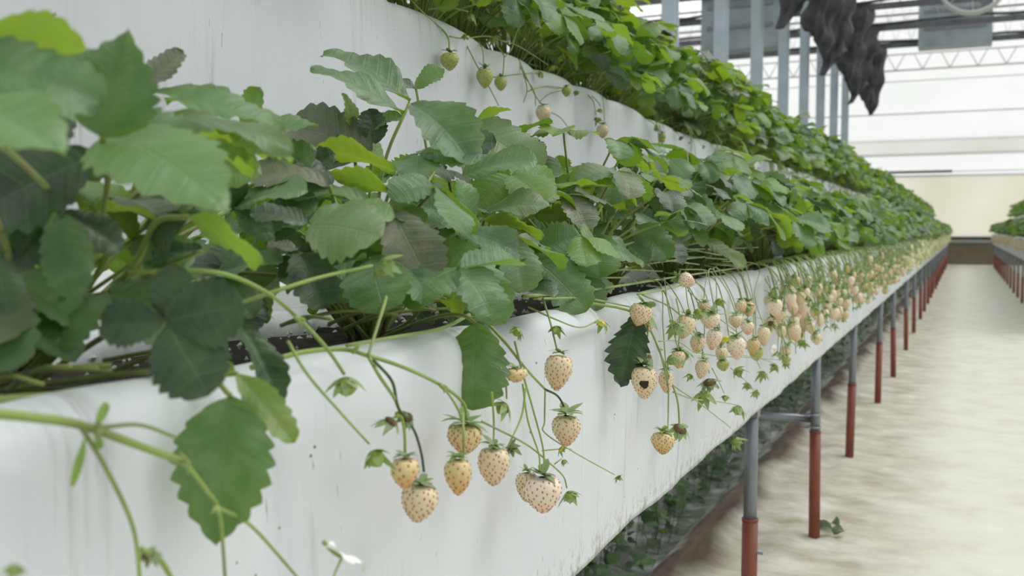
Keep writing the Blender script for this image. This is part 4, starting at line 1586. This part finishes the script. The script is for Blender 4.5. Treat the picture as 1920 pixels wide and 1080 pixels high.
q0 = vd * (26 * zz / F * 0.98) - Vector((0, 0, .002))
q0 = q0 + vd * 0.0012
V = [tuple(q0 + vd * 0.0003)]
sx = vd.cross(Vector((0, 0, 1))).normalized()
sy = sx.cross(vd)
for i in range(12):
    a = i * math.pi / 6
    R_ = 0.0046 * (1 + .14 * math.sin(3 * a + 1))
    V.append(tuple(q0 + sx * R_ * math.cos(a) + sy * R_ * math.sin(a) - vd * 0.0009))
rm.add(V, [(0, i + 1, (i + 1) % 12 + 1) for i in range(12)])
rs_ = rm.build('rotten_spot', ROT, None)
rs_.parent = b11
b11.rotation_euler = (0, 0, 0)
B(1243, 830, 45, 46, 'small amber berry hanging alone below the others by the lower hem', 'o', .290)
B(1201, 590, 44, 46, 'pale speckled berry at the lip with a large green leaf cup', 'c', .297, cs=1.2, tilt=(.3, .2))
B(1212, 608, 34, 34, 'small pale berry just under the speckled one at the lip', 'c', .301)
B(1288, 526, 30, 34, 'white round berry lifted up against the leaves above the lip', 'p', .300, tilt=(-.9, -1.1), cs=1.2)
CL = [(1331, 600, 38, 36, 'p', 'blush-pink sided berry in the crowded cluster'), (1284, 612, 40, 50, 'c', 'large seedy berry at the upper left of the crowded cluster'),
      (1308, 645, 30, 38, 'c', 'pale berry wedged under the large seedy one'), (1338, 636, 30, 44, 'p', 'pinkish berry in the middle of the crowded cluster'),
      (1381, 652, 38, 48, 'p', 'plump pinkish speckled berry at the right of the crowded cluster'), (1249, 716, 28, 46, 'c', 'narrow berry hidden behind stalks beside the spotted one'),
      (1272, 674, 30, 36, 'c', 'cream berry partly covered by dark bud leaves'), (1316, 692, 26, 40, 'c', 'small berry low in the cluster above the star-shaped buds'),
      (1403, 580, 28, 30, 'c', 'pale berry at the top right of the crowded cluster'), (1380, 602, 30, 28, 'c', 'pale berry between the blush-pink one and the lip'),
      (1353, 665, 24, 34, 'c', 'small seedy berry behind the plump pinkish one'), (1412, 650, 26, 34, 'o', 'amber berry half hidden at the right of the plump one'),
      (1402, 615, 26, 28, 'p', 'small pink berry above the amber one'), (1432, 630, 26, 40, 'c', 'blurred cream berry past the amber one'),
      (1356, 685, 24, 24, 'g', 'green unripe berry under the crowded cluster'), (1418, 664, 26, 28, 'g', 'round green unripe berry beside a white petal'),
      (1320, 575, 24, 24, 'c', 'pale berry just under the lip above the blush-pink one'), (1390, 575, 22, 26, 'c', 'small pale berry under the lip near the top right berry')]
for (u, v, w, h, kd, lab) in CL:
    B(u, v, w, h, lab, kd, rh.uniform(.288, .302), tilt=(rh.uniform(-.3, .3), rh.uniform(-.3, .3)),
      stalk=None, cs=1.1)
for (u, v) in ((1284, 612), (1308, 645), (1338, 636), (1381, 652), (1331, 600), (1272, 674), (1403, 580), (1316, 692), (1432, 630)):
    pass
mbs = []
extra_lines = []
for (u, v, w, h, kd, lab) in CL:
    l0 = v - h / 2
    lip = 432 + (1808 - u - 40) * 0.19
    extra_lines.append(dict(p=[(u - 46 + rh.uniform(-40, 30), lip - 6, .345), (u - 22 + rh.uniform(-20, 14), lip + 2, .316), (u - 4 + rh.uniform(-14, 8), (l0 + lip) / 2, .300), (u, l0 + 1, .294)], r=.0008))
for k in range(5):
    u = 1245 + k * 40 + rh.uniform(-18, 18)
    lip = 432 + (1808 - u) * 0.19
    extra_lines.append(dict(p=[(u - 30, lip - 4, .35), (u, lip + 4, .316), (u + 16, lip + 50, .303), (u + 20 + rh.uniform(-8, 12), lip + rh.uniform(70, 120), .298)], r=.0009))
for l_ in extra_lines:
    stalk_obj('fruit_stalk', [l_], 'thin dark stalk arching over the lip into the crowded cluster', m=PETIOLE, group='stalks arching into the crowded cluster')

# upper tier, near the camera
UB = [(843, 115, 38, 36, 'g', 'green speckled heart-shaped berry, leftmost on the raised trough', [(842, 90), (838, 68), (815, 40, .715)]),
      (909, 146, 32, 40, 'g', 'yellowish unripe berry, second along the raised trough', [(907, 120), (905, 95), (898, 78, .715)]),
      (939, 157, 26, 28, 'g', 'small green pointed berry beside the yellowish one on the raised trough', [(943, 135), (945, 110), (944, 98, .7)]),
      (1019, 214, 30, 34, 'c', 'withering cream berry with dark calyx on the raised trough', [(1004, 180), (985, 140), (972, 110, .7)]),
      (1062, 172, 20, 20, 'g', 'tiny green berry next to a star bud on the raised trough', [(1045, 166), (1020, 163), (995, 168)]),
      (1130, 246, 25, 27, 'c', 'pale round berry hanging below the raised lip by two buds', [(1133, 225), (1132, 200), (1128, 172, .7)]),
      (1241, 257, 16, 17, 'g', 'small green berry in a far crease of the raised film', [(1243, 243), (1244, 232, .7)])]
for (u, v, w, h, kd, lab, st) in UB:
    st = [(a[0], a[1], a[2] if len(a) > 2 else .678) for a in st]
    B(u, v, w, h, lab, kd, .672, group='unripe strawberries on the raised trough', stalk=st, seeds=60)


def ustalk(lines, label, buds=()):
    for l in lines:
        l['p'] = [(q[0], q[1], q[2] if len(q) > 2 else .682) for q in l['p']]
    o = stalk_obj('fruit_truss', lines, label, r=.0011, group='fruit stalks hanging from the raised trough')
    for (u, v, sz, kd) in buds:
        bud(o, u, v, sz, .680, kd)
    return o


ustalk([dict(p=[(770, 0, .71), (800, 30, .70), (838, 65, .685), (843, 98, .675)]), dict(p=[(843, 68, .685), (870, 72), (915, 68), (950, 80)]),
        dict(p=[(802, 18, .70), (840, 14, .70), (878, 22, .69)])],
       'curved green stalk of the leftmost heart-shaped berry on the raised trough', [(885, 26, 24, 'green'), (872, 66, 14, 'green'), (926, 66, 22, 'green')])
ustalk([dict(p=[(870, 75, .70), (885, 105), (898, 130), (918, 165), (935, 198)]), dict(p=[(925, 75, .69), (942, 100), (945, 112), (943, 143)]),
        dict(p=[(945, 108), (960, 90), (975, 50, .70), (1015, 25, .71)]), dict(p=[(940, 75, .69), (975, 88), (1028, 122)]),
        dict(p=[(918, 146), (965, 140), (1012, 136)])],
       'forked stalks crossing above the second and third raised berries', [(1020, 22, 24, 'green'), (1017, 136, 20, 'green'), (1033, 122, 22, 'green'), (980, 72, 12, 'green')])
ustalk([dict(p=[(970, 112, .70), (985, 145), (1002, 172), (1004, 198)]), dict(p=[(988, 172), (1020, 162), (1052, 164)]), dict(p=[(1012, 190), (1030, 176), (1052, 170)]),
        dict(p=[(1028, 208), (1050, 220), (1066, 240)]), dict(p=[(975, 118, .70), (988, 165), (982, 192)])],
       'brownish forked stalk above the withering cream berry on the raised trough', [(1070, 243, 20, 'green'), (1080, 170, 16, 'green')])
ustalk([dict(p=[(1094, 170, .71), (1112, 190), (1118, 218)]), dict(p=[(1098, 168, .71), (1120, 190), (1126, 200)])],
       'thin stalks with two small buds above the pale round raised berry', [(1120, 222, 16, 'green'), (1127, 204, 14, 'green')])
ustalk([dict(p=[(1210, 222, .71), (1226, 232), (1240, 248)]), dict(p=[(1258, 240, .71), (1270, 250), (1276, 256)])],
       'short stalks with a dark bud in a far crease of the raised film', [(1276, 256, 12, 'dark'), (1232, 240, 12, 'green')])

# out-of-focus bits at the bottom
o = stalk_obj('flower_bud', [dict(p=[(5, 1110, .255), (18, 1085, .252)], r=.0008)], 'blurred green bud at the bottom left corner', cat='bud', group=None)
bud(o, 32, 1058, 44, .25, 'green')
q = MB()
A, Bp = at(612, 1026, -.262), at(690, 1050, -.258)
put_leaflet(q, A, Bp - A, Vector((.2, -.3, 1)), (Bp - A).length, rh, 4, var=.9, W=.22, fold=.2, curl=.3)
tag(q.build('fallen_petal', PETAL, None, origin=tuple(A)), 'pale blurred petal-like scrap on a thin stalk at the bottom centre', 'petal')
stalk_obj('flower_stalk', [dict(p=[(606, 1015, .265), (625, 1035, .262), (640, 1045, .26)], r=.0011), dict(p=[(640, 1048, .26), (628, 1075, .26), (615, 1110, .262)], r=.0006)],
          'thin grey stalk below the blurred pale scrap at the bottom centre', cat='stalk', group=None)
# a white flower in the crowded cluster
fl = empty('strawberry_flower', at(1452, 655, -.290))
tag(fl, 'small white five-petalled flower at the right of the crowded cluster', 'flower')
for i in range(5):
    q = MB()
    a = i * 1.2566
    put_leaflet(q, (0, 0, 0), Vector((math.cos(a) * .3 + .3 * 0, math.cos(a), math.sin(a))), Vector((1, -.8, .2)), .0085, rh, 2, var=.1, W=.5, fold=0, curl=.4)
    q.build('petal', PETAL, fl)
q = MB()
dome(q, .003, .002)
q.build('flower_centre', YELLOW, fl)

# ------------------------------------------------------------------ repeated trusses and berries further along
rt = random.Random(77)
def berry_proto(kind, seed):
    root = empty('strawberry', (0, 0, 0))
    r = random.Random(seed)
    W, H = r.uniform(.021, .027), r.uniform(.024, .032)
    mats = {'c': (BERRY, SEED), 'o': (BERRY_O, SEED_O), 'p': (BERRY_P, SEED), 'g': (BERRY_G, SEED_G)}[kind]
    if kind == 'g':
        W, H = W * .6, H * .6
    b = berry_body(W, H, 60, r, (18, 13), seed_r=.0006)
    b.build('flesh', list(mats), root)
    calyx_mb(W * .5, r, 9, lift=.4, z0=.0005, detail=3).build('calyx', LEAFC, root)
    mb = MB()
    tube(mb, [(0, 0, 0), (-.002, 0, .015), (-.008, r.uniform(-.01, .01), .035)], .0009, sides=5, k=3)
    mb.build('stalk', STEM, root)
    return root


def truss_proto(seed, n=7, drop=(0.03, 0.17)):
    """stalk that rises from the crown, bends over the lip at the origin and forks; buds at the tips"""
    r = random.Random(seed)
    mb = MB()
    tips = []
    root = empty('fruit_truss', (0, 0, 0))
    for i in range(n):
        dy = r.uniform(-.07, .09)
        dn = r.uniform(*drop)
        e = Vector((r.uniform(.012, .05), dy, -dn))
        tube(mb, [(-.07, -.01, -.01), (-.03, -.004, .012), (0, dy * .3, .006), (.02, dy * .6, -dn * .45), tuple(e)], .0011, .0007, 5, 4)
        tips.append(e)
    mb.build('stalks', STEM, root)
    for e in tips[:6]:
        c = calyx_mb(r.uniform(.006, .010), r, 8, lift=-.4, detail=3).build('bud', LEAFC, root)
        c.location = e
        c.rotation_euler = (r.uniform(-.6, .6), r.uniform(-.6, .6), 0)
    return root


bprot = [berry_proto(k, 900 + i) for i, k in enumerate('ccccpopgc')]
tprot = [truss_proto(950 + i) for i in range(5)]
usedb = set()


def putc(proto, loc, rz, tilt, sc, label, cat, group):
    if proto.name in usedb:
        c = copy_tree(proto)
    else:
        c = proto
        usedb.add(proto.name)
    c.location = loc
    c.rotation_euler = (tilt[0], tilt[1], rz)
    c.scale = (sc, sc, sc)
    tag(c, label, cat, group)


y = 1.75
k = 0
while y < 9.5:
    putc(tprot[k % 5], (FX + .022, y, LZ + .004), rt.uniform(-.3, .3), (0, 0), rt.uniform(.85, 1.1),
         'thin branching stalk draped over the lip beyond the crowded cluster', 'fruit stalk', 'repeated fruit stalks farther along the lower lip')
    y += .10 if y < 5 else .16
    k += 1
nb, y = 0, 1.72
while nb < 236:
    nn = rt.randint(4, 9)
    for _ in range(nn):
        dz = rt.triangular(.0, .17, .08)
        xx = FX + .026 + rt.random() * (.03 if dz > .03 else .012)
        putc(bprot[rt.randrange(len(bprot))], (xx, y + rt.gauss(0, .045), LZ - dz), rt.uniform(-.6, .6), (rt.uniform(-.3, .3), rt.uniform(-.3, .3)), rt.uniform(.8, 1.1),
             'pale cream berry in the dense hanging clusters farther along the lower trough', 'strawberry', 'strawberries in the clusters farther along')
        nb += 1
    y += .125
yb = y
print('individual berries up to', yb)


def stuff_berries(name, y0, y1, dens, mat, green=False, sx=FX + .03, lz=LZ):
    mb = MB()
    n = int((y1 - y0) * dens)
    for _ in range(n):
        yy_ = rt.uniform(y0, y1)
        dz = rt.triangular(-.01, .17, .07)
        s = rt.uniform(.010, .0135)
        c = np.array([sx + rt.random() * .03, yy_, lz - dz])
        V, f = [], []
        for i in range(6):
            t = i / 5
            rr_ = s * max(.02, math.sin(math.pi * (.1 + .88 * t)) ** .7) * (1 - .2 * t)
            for j in range(8):
                a = j * math.pi / 4
                V.append((rr_ * math.cos(a), rr_ * math.sin(a), -2.3 * s * t))
        for i in range(5):
            for j in range(8):
                a, b = i * 8 + j, i * 8 + (j + 1) % 8
                f.append((a, a + 8, b + 8, b))
        mb.add(np.array(V) + c, f)
    return mb.build(name, mat)


far1 = stuff_berries('strawberries', yb, END_Y, 40, BERRY_FAR)
tag(far1, 'mass of tiny pale berries along the distant end of the lower trough', 'strawberries', kind='stuff')
mb = MB()
for _ in range(900):
    yy_ = rt.uniform(9.5, END_Y)
    dn = rt.uniform(.03, .16)
    o_ = np.array([FX + .02, yy_, LZ])
    tube(mb, [tuple(o_ + (-.05, 0, .0)), tuple(o_ + (0, 0, .008)), tuple(o_ + (.02, rt.uniform(-.04, .04), -dn))], .0016, sides=4, k=2)
    if rt.random() < .6:
        put_leaflet(mb, tuple(o_ + (.02, 0, -dn)), Vector((rt.uniform(0, 1), rt.uniform(-1, 1), rt.uniform(-1, .3))), Vector((1, -.5, .5)), rt.uniform(.012, .03), rt, 1)
far2 = mb.build('fruit_stalks', STEM)
tag(far2, 'distant tangle of fruit stalks hanging over the lower lip', 'fruit stalks', kind='stuff')
fr = stuff_berries('strawberries', 10, END_Y, 22, BERRY, sx=RX - .05)
tag(fr, 'distant pale berries along the trough right of the aisle', 'strawberries', kind='stuff')
# small unripe ones farther along the raised trough
y = 2.3
k = 0
while y < 8:
    putc(tprot[k % 5], (UFX + .02, y, ULZ + updz(y) + .004), rt.uniform(-.3, .3), (0, 0), rt.uniform(.7, .9),
         'thin sparse stalk hanging from the raised lip farther along', 'fruit stalk', 'sparse fruit stalks farther along the raised lip')
    if rt.random() < .7:
        putc(bprot[7], (UFX + .04, y + .02, ULZ + updz(y) - rt.uniform(.03, .1)), 0, (0, 0), rt.uniform(.9, 1.2),
             'tiny unripe berry hanging farther along the raised trough', 'strawberry', 'tiny unripe berries farther along the raised trough')
    y += rt.uniform(.2, .4)
    k += 1

# ------------------------------------------------------------------ weeds under the rack, fallen leaf in the aisle
mb = MB()
rw = random.Random(9)
for _ in range(5200):
    yy_ = 0.6 + 24 * rw.random() ** 1.7
    xx = -rw.triangular(.66, 1.15, .80)
    dens = noise.noise(Vector((xx * 3, yy_ * 1.6, 3)))
    if dens < -.12:
        continue
    hgt = rw.uniform(0, .15) * min(1, (-xx - .63) * 6)
    p = Vector((xx, yy_, .0 + hgt))
    d = Vector((rw.uniform(-1, 1), rw.uniform(-1, 1), rw.uniform(-.3, .5)))
    lod = 2 if yy_ < 2 else 1
    put_leaflet(mb, p, d, Vector((.4, -.3, 1)), rw.uniform(.025, .055), rw, lod, var=rw.random(), mi=1 if rw.random() < .45 else 0)
    if rw.random() < .4:
        tube(mb, [(xx, yy_, -.02), (xx + .01, yy_, hgt * .6), tuple(p)], .0011, sides=4, k=2)
tag(mb.build('weeds', [LEAF_D, LEAF]), 'low dark weeds and spent leaves on the wet plastic under the rack', 'weeds', kind='stuff')
mb = MB()
for (u, v, sc) in ((1560, 992, .042), (1572, 988, .046), (1582, 995, .036)):
    d = ray(u, v)
    p = CO + d * ((CAM_H - .012) / -d.z)
    put_leaflet(mb, p, Vector((rw.uniform(-1, 1), rw.uniform(-1, 1), .3)), Vector((.2, -.6, 1)), sc, rw, 4, var=.95, curl=1.3, fold=.7)
tag(mb.build('fallen_leaf', LEAF_D), 'withered curled leaf lying on the cloth by the second post', 'leaf')
for pr in list(near_roots):
    pass
